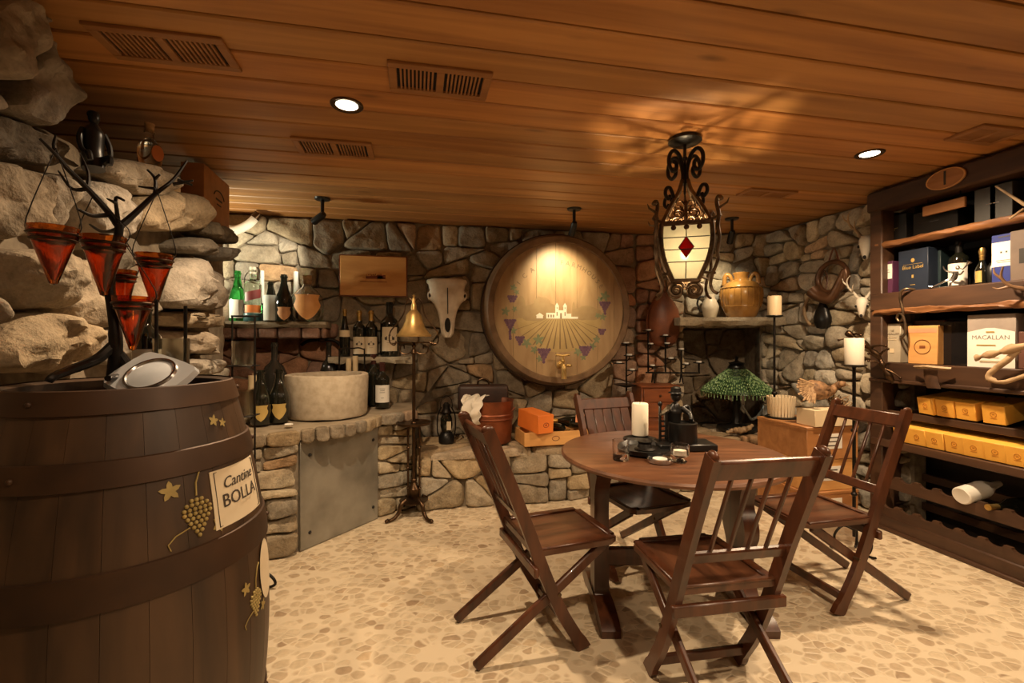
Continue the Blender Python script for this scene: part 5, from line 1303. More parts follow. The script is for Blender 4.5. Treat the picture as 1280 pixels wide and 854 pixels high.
# wineskin on the wall
q = PY(829, 398, 4.10); t = thing('wineskin', 'reddish brown leather wineskin hanging on the wall below the lantern', 'wineskin', q, -.05)
m = MB(); prof = [(-.27, .02, .02), (-.265, .07, .04), (-.23, .125, .07), (-.15, .16, .085), (-.02, .167, .085), (.08, .15, .07), (.15, .11, .055), (.20, .06, .035), (.235, .035, .025), (.25, .03, .022)]
vs = []; fs = []; n_ = 28
for z, a, b_ in prof:
    for k in range(n_): q_ = 2*PI*k/n_; vs.append((a*math.cos(q_)+.02*z*4*(z > 0)*-1*.3, b_*math.sin(q_), z))
for i in range(len(prof)-1):
    for k in range(n_): fs.append((i*n_+k, i*n_+(k+1) % n_, (i+1)*n_+(k+1) % n_, (i+1)*n_+k))
fs += [tuple(range(n_))[::-1], tuple((len(prof)-1)*n_+k for k in range(n_))]
m.add(vs, fs); part('skin', m, M_leather, t, ang=70)
m = MB(); m.tube([((a+.003)*s_, 0, z) for s_ in (1,) for z, a, b_ in prof]+[(-(a+.003), 0, z) for z, a, b_ in prof[::-1]], .006, 6); part('seam', m, M_leather, t)
m = MB(); m.tube(cr([(-.02, 0, .25), (-.03, .02, .30), (0, .07, .33), (.03, .02, .30), (.02, 0, .25)], 5), .006, 6); part('cord', m, M_leather, t)
# jars on the mantel
def HP(u, off, z=1.502): q = A0+U2*u+N2*off; return V((q.x, q.y, z))
q = HP(.94, .225); t = thing('amber_jar', 'large amber glazed jar with ear handles under the spotlight on the mantel slab', 'jar', q, face(q)); t.scale = (.88, .88, .92)
m = MB(); m.lathe([(0, 0), (.135, 0), (.15, .015), (.185, .10), (.208, .20), (.205, .28), (.165, .345), (.105, .375), (.072, .39), (.068, .42), (.082, .445), (.082, .458), (.068, .458), (.055, .42), (.06, .385), (0, .38)], 44); part('body', m, M_amph, t)
for a in (0, PI, PI/2):
    e = V((math.cos(a), math.sin(a), 0)); m = MB(); pts = cr([e*.085+Z*.375, e*.105+Z*.425, e*.135+Z*.445, e*.158+Z*.42, e*.162+Z*.375, e*.165+Z*.335], 5); m.tube(pts, lerp(.019, .025, len(pts)), 10); part('handle', m, M_amph, t)
m = MB()
for i in range(11):
    a = -PI/2+(i-5)*.30
    m.tube([(math.cos(a)*(r_+.001), math.sin(a)*(r_+.001), z) for r_, z in ((.186, .10), (.2, .15), (.2075, .20), (.209, .24), (.205, .28), (.19, .31))], .004, 5)
m.lathe([(.205, .295), (.207, .30), (.198, .307)], 44); m.lathe([(.190, .105), (.194, .11), (.193, .118)], 44); part('relief', m, M_amph, t)
q = HP(.67, .18); t = thing('small_pitcher', 'small pale pitcher with a looped handle left of the amber jar', 'pitcher', q, face(q)+.2)
m = MB(); m.lathe([(0, 0), (.05, 0), (.055, .01), (.075, .07), (.078, .11), (.055, .165), (.042, .19), (.048, .225), (.043, .225), (.037, .19), (.05, .16), (.07, .11), (.05, .012), (0, .012)], 30); part('body', m, M_pale, t)
m = MB(); m.tube(cr([(-.048, 0, .205), (-.09, 0, .20), (-.115, 0, .14), (-.09, 0, .07), (-.066, 0, .055)], 5), .009, 8); part('handle', m, M_iron, t)
# beaded lamp, silver figure, driftwood in the hearth
q = PY(921, 538, 3.82); q = V((q.x, q.y, .452)); t = thing('beaded_lamp', 'lamp with wide green beaded shade on black stem before the dark hearth', 'table lamp', q, face(q))
m = MB(); m.lathe([(0, 0), (.165, 0), (.175, .015), (.17, .035), (.10, .05), (.055, .065), (.04, .10), (.03, .20), (.04, .24), (.03, .28), (.02, .36), (0, .36)], 32); part('base', m, M_black, t)
prof = [(.075, .575), (.11, .545), (.17, .495), (.24, .435), (.295, .385), (.315, .355)]
m = MB(); m.lathe(prof+[(.310, .352), (.288, .380), (.235, .428), (.165, .488), (.105, .540), (.072, .570)], 48)
sh = part('lamp_shade', m, plain('green_bead_backing', (.018, .055, .018), .35, 0, (.010, .030, .010), 20), t)
M_bead = plain('green_beads', (.27, .40, .19), .18, 0, (.025, .085, .025), 38)
rg = random.Random(5); m = MB()
for k in range(84):
    a = 2*PI*k/84; tt = rg.uniform(0, .12)
    while tt < 1:
        L_ = rg.uniform(.05, .12); i = tt*(len(prof)-1)
        def pp(s_):
            j = min(int(s_), len(prof)-2); f_ = s_-j; r_ = prof[j][0]*(1-f_)+prof[j+1][0]*f_; z = prof[j][1]*(1-f_)+prof[j+1][1]*f_; return V((r_*math.cos(a), r_*math.sin(a), z))
        p0, p1 = pp(i), pp(min(i+L_*5, len(prof)-1.001)); wv = (p0.xy.length)*.028
        m.tube([p0, (p0+p1)/2, p1], [wv*.3+.001, wv+.0015, wv*.3+.001], 5); tt += L_+rg.uniform(.01, .05)
bd = part('beads', m, M_bead, sh, ang=80)
m = MB()
for k in range(60):
    a = 2*PI*k/60; L_ = rg.uniform(.02, .05); p = V((.312*math.cos(a), .312*math.sin(a), .355)); m.tube([p, p-Z*L_], .004, 5)
part('fringe', m, M_bead, sh)
m = MB(); m.lathe([(.078, .570), (.080, .585), (.06, .61), (.075, .625), (.02, .64), (.012, .66), (.018, .675), (0, .69)], 24); part('cap', m, M_black, t)
q = PY(955, 540, 3.70); q = V((q.x, q.y, .452)); t = thing('silver_figurine', 'silver figurine of a reclining figure with outstretched arms beside the lamp base', 'figurine', q, face(q))
m = MB()
m.tube(cr([(.02, 0, .0), (.025, 0, .06), (.02, 0, .13), (.005, 0, .19), (.01, 0, .24)], 5), lerp(.045, .028, 21), 12); m.ell((.012, -.005, .285), (.027, .030, .034), 12, 8)
m.tube(cr([(-.005, -.01, .215), (-.05, -.03, .14), (-.10, -.04, .11), (-.13, -.045, .15), (-.165, -.05, .215)], 5), lerp(.016, .009, 21), 8)
m.tube(cr([(.03, -.01, .215), (.06, -.02, .16), (.03, -.05, .11), (-.04, -.06, .10)], 5), lerp(.016, .010, 16), 8); m.ell((-.168, -.05, .222), (.010, .006, .016), 8, 6)
part('body', m, plain('tarnished_silver', (.42, .45, .44), .35, .85, (.18, .20, .20), 20), t); m = MB(); m.lathe([(0, 0), (.075, 0), (.075, .012), (0, .012)], 20); part('plinth', m, M_black, t)
q = PY(925, 552, 3.62); q = V((q.x, q.y, .465)); m = MB(); pts = cr([(-.14, .01, .012), (-.08, -.01, .03), (0, .0, .025), (.08, -.01, .04), (.16, .02, .06)], 5); m.tube(pts, [.010+.018*math.sin(i/20*PI)+.004*math.sin(i*2.1) for i in range(21)], 10); m.tube([(-.05, 0, .03), (-.09, -.03, .045), (-.11, -.05, .04)], [.012, .009, .004], 8)
one('driftwood', 'piece of gnarled driftwood on the bench edge before the green lamp', 'driftwood', m, M_antler, q, .1, ang=80)
# ---------------------------------------------------------------- crates beside the rack and what they carry
CX0, CX1, CY0, CY1 = 2.66, 3.09, 2.74, 3.22
def crate(label, z0, h, ins, print_=True):
    t = thing('wine_crate', label, 'crate', ((CX0+CX1)/2, (CY0+CY1)/2, z0), 0, 'wooden wine crates stacked by the rack')
    sx, sy = CX1-CX0-ins, CY1-CY0-ins; m = MB(); m.box((0, 0, h/2), (sx, sy, h), bev=.004); part('case', m, M_crate2 if ins == 0 else M_crate, t)
    m = MB(); m.box((0, 0, h-.012), (sx+.006, sy+.006, .020), bev=.003); part('lid', m, M_crate2 if ins == 0 else M_crate, t)
    m = MB(); m.box((-.02, -sy/2-.001, h*.55), (.19, .002, h*.45), bev=0); lb = part('paper_label', m, M_white, t, 'white shipping label')
    m = MB()
    for i in range(3): m.box((-.02, -sy/2-.0025, h*(.42+.12*i)), (.13, .001, .008), bev=0)
    part('print', m, M_ink, lb)
    return t
crate('lower reddish wooden wine crate on the floor beside the rack', .0, .23, 0)
crate('middle pale wooden wine crate of the stack beside the rack', .231, .22, .02)
crate('top reddish wooden wine crate of the stack beside the rack', .452, .235, 0)
q = PX(1022, 530, 2.86); t = thing('cream_box', 'long cream cardboard box lying on the front of the crate stack', 'box', (2.885, 2.80, .690), 0)
m = MB(); m.box((0, 0, .0575), (.36, .16, .115), bev=.002); part('box', m, M_cream, t)
m = MB(); m.box((-.11, -.02, .1155), (.05, .03, .001), bev=0); part('hand_hole', m, M_gap, t, 'dark hand hole')
q = V((2.79, 3.12, .690)); t = thing('slatted_planter', 'round cream slatted planter with an iron base ring on the back of the crate stack', 'planter', q)
m = MB()
for i in range(26):
    a = 2*PI*i/26; m.bar((.088*math.cos(a), .088*math.sin(a), .01), (.098*math.cos(a), .098*math.sin(a), .165), .020, .006, (math.cos(a), math.sin(a), 0), .002)
part('slats', m, M_cream, t)
m = MB(); m.lathe([(.0, .004), (.10, .0), (.115, .004), (.10, .010), (0, .012)], 28); part('base_ring', m, M_iron, t)
# stuffed pheasant with a fanned tail, on the cream box
q = V((2.83, 2.86, .806)); t = thing('stuffed_bird', 'brown stuffed game bird with a fanned tail on the cream box', 'bird', q, -.2)
m = MB()
body = cr([(-.06, .02, .15), (0, .0, .13), (.07, -.0, .115), (.13, .005, .12), (.165, .0, .15), (.18, -.03, .17)], 5)
m.tube(body, [.02, .045, .055, .062, .066, .068, .070, .070, .068, .066, .062, .056, .050, .044, .040, .036, .033, .030, .027, .025, .024, .024, .025, .025, .024, .018][:len(body)], 14)
m.ell((.183, -.040, .172), (.026, .022, .022), 12, 8); part('body', m, M_feather, t, ang=80)
m = MB(); m.tube([(.198, -.055, .170), (.215, -.075, .160)], [.009, .001], 8); part('beak', m, M_antler, t)
m = MB(); rg = random.Random(3)
for i in range(15):
    a = 2.75+1.75*i/14; L_ = .165+rg.uniform(-.02, .01); d_ = V((math.cos(a), -.22, math.sin(a)*.8)); p = V((-.01, -.045, .165)); s_ = d_.cross(V((0, -1, .2))).normalized()
    m.surf(lambda u, v: p+d_*L_*v+s_*(u-.5)*(.007+.013*v)*(1 if v < .9 else .6)+V((0, -.004*(1-abs(2*u-1)), 0)), 4, 6, thick=.002)
part('tail', m, plain('barred_feathers', (.52, .34, .18), .7, 0, (.17, .09, .04), 55, .2), t, 'fanned barred tail', ang=60)
m = MB()
for i in range(6):
    p = V((.09-.012*i, -.064+.004*i, .155-.006*i)); d_ = V((-.11-.008*i, -.0, -.03-.010*i)); m.surf(lambda u, v: p+d_*v+V((0, -.008*math.sin(v*PI), (u-.5)*(.03-.022*v))), 3, 6, thick=.002)
part('wing', m, M_feather, t, ang=60)
q = V((3.03, 2.84, .806)); m = MB(); rg = random.Random(12)
for i in range(26):
    a = rg.uniform(0, 2*PI); r_ = rg.uniform(.01, .07); pts = cr([(r_*math.cos(a), r_*math.sin(a), .01), (r_*1.3*math.cos(a+1), r_*1.2*math.sin(a+1), rg.uniform(.03, .08)), (r_*math.cos(a+2), r_*math.sin(a+2), rg.uniform(.02, .09))], 4); m.tube(pts, .004, 5)
one('dried_vine', 'tangle of dried grape vine twigs beside the stuffed bird', 'dried vine', m, M_antler, q)
q = W(1.985, 3.46); q = V((q.x, q.y, 0)); q = PY(968, 424, 3.14)
t = thing('tall_candle_stand', 'tall thin iron candle stand with a tan candle in front of the mantel', 'candle stand', (q.x, q.y, .706), -YAW)
m = MB(); m.cyl((0, 0, 0), (0, 0, .765), .0085, seg=10); m.ell((0, 0, .17), (.022, .022, .018), 10, 6); m.lathe([(0, 0), (.05, 0), (.05, .006), (0, .01)], 20); part('pole', m, M_iron, t)
m = MB(); m.lathe([(0, .762), (.045, .765), (.062, .775), (.06, .780), (0, .772)], 22); part('drip_plate', m, M_iron, t)
m = MB(); m.lathe([(0, .772), (.048, .772), (.050, .785), (.050, .925), (.045, .932), (.02, .925), (0, .925)], 24); part('candle', m, M_wax2, t)
q = V((2.63, 2.36, 0)); t = thing('tall_candle_stand', 'tall iron candle stand with a white candle before the crates and the wine rack', 'candle stand', q, -YAW+.3)
m = MB(); m.cyl((0, 0, .09), (0, 0, 1.13), .0095, seg=10); 
for z in (.35, .74): m.ell((0, 0, z), (.018, .018, .014), 10, 6)
part('pole', m, M_iron, t)
m = MB()
for k in range(3):
    e = V((math.cos(2*PI*k/3+.5), math.sin(2*PI*k/3+.5), 0)); m.tube(cr([Z*.13, e*.06+Z*.15, e*.105+Z*.09, e*.09+Z*.025, e*.05+Z*.010, e*.10+Z*.008, e*.13+Z*.015], 5), .007, 8)
part('scroll_foot', m, M_iron, t)
m = MB(); m.lathe([(0, 1.125), (.05, 1.13), (.066, 1.14), (.064, 1.145), (0, 1.137)], 24); part('drip_plate', m, M_iron, t)
m = MB(); m.lathe([(0, 1.137), (.050, 1.137), (.051, 1.30), (.047, 1.306), (.03, 1.298), (0, 1.296)], 26); m.cyl((0, 0, 1.295), (0, 0, 1.31), .0015, seg=6); part('candle', m, M_wax, t)

# ---------------------------------------------------------------- hung on the right wall
q = PX(1040, 347, 3.30); t = thing('hunting_horn', 'coiled brown hunting horn hanging on the right stone wall', 'horn', q, PI/2*-1)
def RW(p): return p
m = MB(); c_ = []
for i in range(40): a = -.6+2*PI*1.15*i/39; c_.append((.135*math.cos(a), .01-.02*i/39, .125*math.sin(a)))
m.tube(c_, lerp(.017, .026, 40), 12); m.tube(cr([c_[-1], (.02, -.02, -.16), (-.09, -.02, -.145), (-.15, -.03, -.09)], 5), lerp(.026, .062, 16), 14); part('coil', m, plain('horn_brown', (.16, .075, .035), .35, .3, (.07, .032, .016), 10), t)
m = MB(); m.tube(cr([(-.06, .02, .10), (-.01, .03, .24), (.05, .02, .10)], 5), .006, 6); part('cord', m, M_leather, t)
q = PX(1028, 392, 3.31); t = thing('powder_flask', 'black pear shaped powder flask hanging below the hunting horn', 'flask', q, -PI/2)
m = MB(); m.lathe([(0, -.13), (.05, -.12), (.078, -.075), (.078, -.03), (.055, .03), (.030, .08), (.018, .12), (.016, .15), (0, .15)], 28, S(1, .62, 1)); part('body', m, M_black, t)
m = MB(); m.lathe([(.018, .14), (.022, .15), (.018, .18), (0, .185)], 16); part('cap', m, M_dbrass, t)
m = MB(); m.tube(cr([(-.012, 0, .16), (-.04, .02, .27), (-.01, .03, .36), (.03, .02, .27), (.012, 0, .16)], 5), .004, 6); part('cord', m, M_leather, t)
q = PX(1018, 385, 3.33); m = MB(); m.tube([(.105*math.cos(a), 0, .13*math.sin(a)) for a in lerp(.6, 2*PI-.2, 34)], lerp(.018, .009, 34), 10)
one('curved_horn', 'thin curved animal horn on the right wall behind the black flask', 'horn', m, M_antler, (q.x, q.y, q.z-.02), -PI/2)
def antler_skull(label, q, rz, s_, mat_=None):
    t = thing('antler_skull', label, 'antlers', q, rz)
    m = MB(); m.tube(cr([V((0, -.02, .05))*s_, V((0, -.05, .02))*s_, V((0, -.075, -.05))*s_, V((0, -.09, -.13))*s_, V((0, -.095, -.19))*s_], 5), [k*s_ for k in [.050, .058, .064, .068, .070, .070, .068, .066, .064, .060, .056, .052, .047, .043, .039, .036, .033, .030, .026, .022, .016]], 16)
    for s in (-1, 1): m.ell(V((s*.052, -.062, -.03))*s_, (.024*s_, .03*s_, .03*s_), 10, 8); m.tube([V((s*.03, -.02, .06))*s_, V((s*.05, -.02, .09))*s_], [.022*s_, .02*s_], 10)
    part('skull', m, M_bone, t, ang=70)
    for s in (-1, 1): m = MB(); m.ell(V((s*.060, -.088, -.035))*s_, (.017*s_, .012*s_, .019*s_), 10, 8); part('eye_socket', m, M_gap, t)
    m = MB(); m.ell(V((0, -.128, -.165))*s_, (.018*s_, .010*s_, .022*s_), 8, 6); part('nose_hollow', m, M_gap, t)
    for s in (-1, 1):
        m = MB(); q_ = cr([V((s*.05, -.02, .08))*s_, V((s*.09, -.03, .15))*s_, V((s*.15, -.06, .23))*s_, V((s*.16, -.10, .32))*s_, V((s*.12, -.14, .38))*s_], 5); m.tube(q_, lerp(.020*s_, .004*s_, len(q_)), 9)
        q_ = cr([V((s*.10, -.035, .165))*s_, V((s*.10, -.09, .20))*s_, V((s*.09, -.12, .26))*s_], 4); m.tube(q_, lerp(.013*s_, .003*s_, len(q_)), 8)
        q_ = cr([V((s*.155, -.07, .255))*s_, V((s*.20, -.07, .30))*s_, V((s*.215, -.08, .36))*s_], 4); m.tube(q_, lerp(.012*s_, .003*s_, len(q_)), 8); part('antler', m, M_antler if mat_ is None else mat_, t)
    return t
antler_skull('antlered skull mounted high on the wall beside the rack beam', PX(1084, 305, 3.30), -1.05, .66)
antler_skull('lower antlered skull on the rack post beside the hunting horn', PX(1078, 380, 3.27), -.95, .55, M_bone)
q = PX(1094, 446, 3.10); t = thing('grape_vine_cutting', 'gnarled dark vine cutting wired to the rack post below the lower skull', 'vine', q, -.9)
m = MB(); rg = random.Random(6); pts = cr([(-.16, -.03, .17), (-.06, -.05, .09), (.02, -.04, .0), (.05, -.06, -.08), (.10, -.05, -.17)], 6); m.tube(pts, [.018+.006*math.sin(i*1.3) for i in range(len(pts))], 9)
for i in range(9):
    p = pts[2+2*i]; d_ = V((rg.uniform(-1, 1), -abs(rg.uniform(.1, .6)), rg.uniform(-1, 1))).normalized()*rg.uniform(.06, .13); m.tube(cr([p, p+d_*.5+V((0, 0, .01)), p+d_], 3), [.010, .009, .008, .007, .006, .005, .004], 7); m.ell(p+d_, .009, 8, 6)
part('stem', m, M_dbrass, t, ang=80)

# ---------------------------------------------------------------- wine rack along the right wall
RX = 3.14; RY0, RY1 = 1.05, 2.70; RB = 3.58
t = thing('wine_rack', 'tall dark wooden wine rack with rough edged shelves covering the right wall', 'wine rack', ((RX+RB)/2, (RY0+RY1)/2, 0))
ro = V(((RX+RB)/2, (RY0+RY1)/2, 0)); Mr = T(*-ro); YM = (RY0+RY1)/2; YL = RY1-RY0
def rack_part(name, fn, mat_, lab=None): m = MB(Mr); fn(m); return part(name, m, mat_, t, lab)
rack_part('back_panel', lambda m: m.box((RB+.012, YM, 1.15), (.02, YL, 2.3), bev=.002), plain('rack_back', (.020, .012, .008), .7))
rack_part('beam', lambda m: m.box((RX+.06, YM, 2.255), (.16, YL+.02, .135), bev=.012), M_rack)
rack_part('top_board', lambda m: m.box(((RX+RB)/2, YM, 2.315), (RB-RX, YL, .03), bev=.003), M_rack)
for y in (RY1-.045, RY0+.045, 1.80): rack_part('post', lambda m: m.box((RX+.055, y, 1.10), (.11 if y != 1.80 else .09, .09 if y != 1.80 else .07, 2.2), bev=.008), M_rack)
rack_part('side_panel', lambda m: m.box(((RX+RB)/2+.05, RY1-.012, 1.1), (RB-RX-.1, .022, 2.2), bev=.002), M_rack)
def log_edge(m, z0, z1, x, sd, th=.035):
    rg = random.Random(sd); n_ = 40; off = [rg.uniform(-1, 1) for _ in range(n_+1)]
    def fn(u, v):
        y = RY0+.02+(YL-.06)*u; k = noise.noise(V((y*5, v*2, sd)))*.016+noise.noise(V((y*17, v*5, sd)))*.007
        a = -PI/2+PI*v; return (x-th*math.cos(a)*.8-k*math.cos(a), y, (z0+z1)/2+(z1-z0)/2*math.sin(a)+k*.8)
    m.surf(fn, n_*2, 10)
    m.box((x+.012, YM, (z0+z1)/2), (.03, YL-.04, (z1-z0)*.9), bev=.002)
SH = []
for z0, z1, kind in ((1.925, 1.972, 'log'), (1.47, 1.615, 'beam'), (1.005, 1.14, 'board')):
    s_ = rack_part('shelf', lambda m: m.box(((RX+RB)/2+.01, YM, z1-.018), (RB-RX-.03, YL-.02, .032), bev=.003), M_rack)
    m = MB(Mr)
    if kind == 'log': log_edge(m, z0, z1, RX+.03, 3)
    elif kind == 'beam': m.box((RX+.015, YM, (z0+z1)/2+.012), (.05, YL-.02, z1-z0-.024), bev=.008)
    else: m.box((RX+.02, YM, (z0+z1)/2), (.05, YL-.02, z1-z0), bev=.006); m.box((RX+.0, YM, z0+.012), (.05, YL-.02, .025), bev=.006)
    part('front_edge', m, M_log if kind == 'log' else M_rack, s_, 'rough bark edged front' if kind == 'log' else None)
    if kind == 'beam': m = MB(Mr); log_edge(m, z0-.004, z0+.035, RX+.0, 5, .02); part('bark_edge', m, M_log, s_, 'rough bark edge')
def scallop(m, z, h, x, r_=.042, pitch=.118, tilt=0):
    y = RY0+.02; pts = [(y, -h)]
    ys = []; pts = []
    yy = RY0+.06
    top = [(RY0+.02, 0)]
    while yy+pitch < RY1-.02:
        top.append((yy, 0))
        for i in range(1, 8): a = PI*i/8; top.append((yy+r_-r_*math.cos(a), -.024*math.sin(a)))
        top.append((yy+2*r_, 0)); yy += pitch
    top.append((RY1-.04, 0))
    pr = [(RY0+.02, -h)]+[(RY1-.04, -h)]+top[::-1]
    n_ = len(top)
    mm = fr((x, 0, z), Y, Z)
    for i in range(n_-1):                              # strips keep the notched outline clean
        a, b_ = top[i], top[i+1]
        if b_[0]-a[0] < 1e-5: continue
        m.prism([(a[0], -h), (b_[0], -h), b_, a], .024, mm)
for z in (.375, .175): rack_part('bottle_rail', lambda m: (scallop(m, z, .085, RX+.0), ), M_rack)
for z in (.335, .135): rack_part('back_rail', lambda m: m.box((RB-.10, YM, z), (.024, YL-.05, .05), bev=.002), M_rack)
rack_part('base', lambda m: (m.box((RX+.02, YM, .05), (.06, YL, .10), bev=.008), m.box((RX-.012, YM, .012), (.03, YL, .024), bev=.005)), M_rack)
rack_part('box_rail', lambda m: (m.box((RX+.0, YM, .590), (.03, YL-.04, .050), bev=.005), m.box((RX+.17, YM, .598), (.34, YL-.04, .016), bev=.002)), M_rack)
rack_part('box_rail', lambda m: (m.box((RX+.05, YM, .790), (.025, YL-.04, .045), bev=.004), m.box((RX+.22, YM, .797), (.36, YL-.04, .016), bev=.002)), M_rack)
# oval number sign
q = PX(1181, 223, RX-.035); t = thing('oval_sign', 'oval wooden sign with the number 1 on the rack beam', 'sign', (q.x+.012, q.y, 2.262), -PI/2)
Mo = fr((0, 0, 0), X, Z); m = MB(Mo); m.lathe([(0, 0), (.105, 0), (.108, .006), (.100, .012), (0, .012)], 40, S(1, .56, 1)); part('board', m, M_crate2, t)
m = MB(Mo); m.lathe([(.104, .006), (.106, .013), (.100, .014), (.097, .011)], 40, S(1, .56, 1)); part('rim', m, M_crate, t)
m = MB(Mo); m.text('1', .12, T(0, 0, .0125), .001); part('number', m, M_ink, t)

def carton(name, label, px, z, size, mat_, dx=.10, rz=0, cat='box', group=None, panel=None, text=None, tm=None, extra=None):
    """A carton on a shelf whose front centre shows at column px; size = (width along shelf, depth, height)."""
    q = PX(px, 424, RX+dx); t = thing(name, label, cat, (q.x, q.y, z), -PI/2+rz, group)     # local -Y is the front
    w_, d_, h_ = size; m = MB(); m.box((0, d_/2, h_/2), (w_, d_, h_), bev=.003); part('carton', m, mat_, t)
    lb = None
    for pn in (panel or []):
        m = MB(); m.box((pn[0], -.0006, pn[1]), (pn[2], .0012, pn[3]), bev=0); lb = part('label', m, pn[4], t)
    if text:
        m = MB()
        for s_, sz, x, zz in text: m.text(s_, sz, fr((x, -.0016, zz), X, Z), .0004)
        part('print', m, tm or M_ink, t)
    if extra: m = MB(fr((0, -.0016, 0), X, Z)); extra[0](m); part('emblem', m, extra[1], t)
    return t
def ring(x, y, r_, tk=.002):
    return lambda m: (m.tube([(x+r_*math.cos(a), y+r_*math.sin(a), 0) for a in lerp(0, 2*PI*19/20, 20)], tk, 5, closed=True), m.box((x, y, 0), (r_*.7, r_*.35, .001), bev=0))
bars = lambda *bs: (lambda m: [m.box((x, y, 0), (a, b_, .001), bev=0) for x, y, a, b_ in bs])
S1, S2, S3 = 1.972, 1.6155, 1.1405
carton('gift_box', 'dark brown square gift box at the left end of the top shelf', 1117, S1, (.17, .16, .185), M_dark, .115, extra=(bars((0, .095, .06, .004), (0, .085, .015, .014)), M_gold))
carton('gift_box', 'black gift box in shadow in the middle of the top shelf, beneath the wooden nameplate', 1168, S1, (.26, .16, .155), M_black, .09, extra=(bars((0, .08, .05, .003)), M_grey))
carton('gift_box', 'left one of two grey gift boxes on the top shelf', 1231, S1, (.105, .14, .20), M_grey, .07, extra=(bars((.02, .10, .03, .004)), M_silver))
carton('gift_box', 'right one of two grey gift boxes on the top shelf', 1251, S1, (.105, .14, .20), M_grey, .07, extra=(bars((-.02, .10, .03, .004)), M_silver))
q = PX(1186, 256, RX+.085); t = thing('wooden_nameplate', 'small bare wooden board hanging under the rack beam', 'board', (q.x-.04, q.y, 2.085), -PI/2)
m = MB(); m.box((0, 0, .03), (.235, .018, .062), bev=.003); part('board', m, M_crate2, t)
m = MB(); 
for s in (-1, 1): m.cyl((s*.09, 0, .06), (s*.09, 0, .108), .002, seg=6)
part('hanger', m, M_iron, t)
# second shelf
carton('gift_box', 'slim white and purple gift box at the left end of the second shelf', 1108, S2, (.085, .09, .22), M_purple, .05, panel=[(0, .15, .078, .10, M_white)], extra=(bars((0, .16, .04, .003), (0, .145, .05, .003)), M_grey))
carton('gift_box', 'wide navy blue whisky box with gold lettering on the second shelf', 1141, S2, (.185, .14, .27), M_blue, .04, text=[('Blue Label', .032, 0, .155)], tm=M_gold, extra=(lambda m: (m.box((0, .175, 0), (.12, .002, .001), bev=0), m.ell((0, .20, 0), (.012, .014, .001), 10, 6), m.box((0, .095, 0), (.012, .02, .001), bev=0), m.box((0, .04, 0), (.03, .004, .001), bev=0)), M_gold))
carton('gift_box', 'dark teal box with a small white seal beside the navy whisky box', 1163, S2, (.12, .14, .25), plain('teal_card', (.014, .028, .032), .45), .12, panel=[(.03, .13, .024, .09, M_white)])
q = PX(1199, 424, RX+.14); bottle('magnum_bottle', 'dark magnum with a white label behind the silver musician on the second shelf', (q.x, q.y, S2), .285, .05, 'bordeaux', M_wine, (.05, .52, 2.2, M_white), .3, M_black, rz=-PI/2+.3)
q = PX(1194, 424, RX+.04); t = thing('silver_musician', 'silver metal trumpet player figurine on the second shelf', 'figurine', (q.x, q.y, S2), -PI/2+.3)
m = MB(); m.tube(cr([(-.01, 0, .07), (.0, 0, .10), (.005, 0, .135)], 4), lerp(.022, .018, 9), 10); m.ell((.018, -.004, .165), (.016, .016, .019), 10, 8)
m.tube(cr([(-.01, 0, .075), (-.05, -.02, .06), (-.10, -.02, .035), (-.15, -.02, .012)], 4), lerp(.011, .007, 13), 8); m.tube(cr([(.0, 0, .07), (-.02, -.03, .04), (-.03, -.03, .0)], 4), lerp(.011, .007, 9), 8); m.tube([(-.15, -.02, .012), (-.175, -.025, .014)], .009, 8)
m.tube(cr([(.01, -.01, .125), (.04, -.03, .10), (.065, -.03, .13)], 4), lerp(.009, .006, 9), 8); m.tube(cr([(-.01, -.01, .125), (-.06, -.02, .15), (-.075, -.02, .19)], 4), lerp(.009, .006, 9), 8); m.tube([(-.03, .0, .0), (-.03, .0, .075)], .006, 8); m.box((-.06, 0, .004), (.16, .06, .006), bev=.002)
m.v = [v*.68 for v in m.v]; part('body', m, M_silver, t)
m = MB(S(.68, .68, .68)); m.tube([(.025, -.02, .165), (.06, -.03, .145), (.085, -.03, .175)], [.004, .005, .006], 8); m.tube([(.085, -.03, .175), (.098, -.03, .195), (.106, -.03, .205)], [.006, .014, .024], 12); part('trumpet', m, M_silver, t)
q = PX(1228, 424, RX+.06); t = bottle('liquor_bottle', 'small black bottle with a gold stopper on the second shelf', (q.x, q.y, S2), .17, .032, 'champagne', M_wine, (.06, .45, 1.0, M_gold), .25, M_cap, rz=-PI/2)
m = MB(); m.lathe([(0, .168), (.014, .17), (.017, .19), (.012, .21), (0, .212)], 16); part('stopper', m, M_cap, t)
q = PX(1242, 424, RX+.08); m = MB(); m.lathe([(0, 0), (.03, 0), (.034, .03), (.034, .085), (.02, .11), (.016, .12), (0, .12)], 20); one('dark_jar', 'low dark round jar beside the small gold stoppered bottle', 'jar', m, M_black, (q.x, q.y, S2))
carton('gift_box', 'royal blue box with a large white label on the second shelf', 1255, S2, (.115, .12, .265), plain('royal_blue', (.03, .045, .22), .4), .035, panel=[(0, .155, .110, .135, M_white)], extra=(bars((-.012, .165, .008, .010), (.012, .165, .008, .010), (0, .12, .07, .003), (0, .11, .06, .003), (0, .25, .05, .006)), M_grey))
carton('gift_box', 'grey brown box with a small plate at the right end of the second shelf', 1277, S2, (.10, .12, .27), plain('taupe_card', (.16, .115, .09), .5), .03, panel=[(.01, .13, .04, .08, M_dark)])
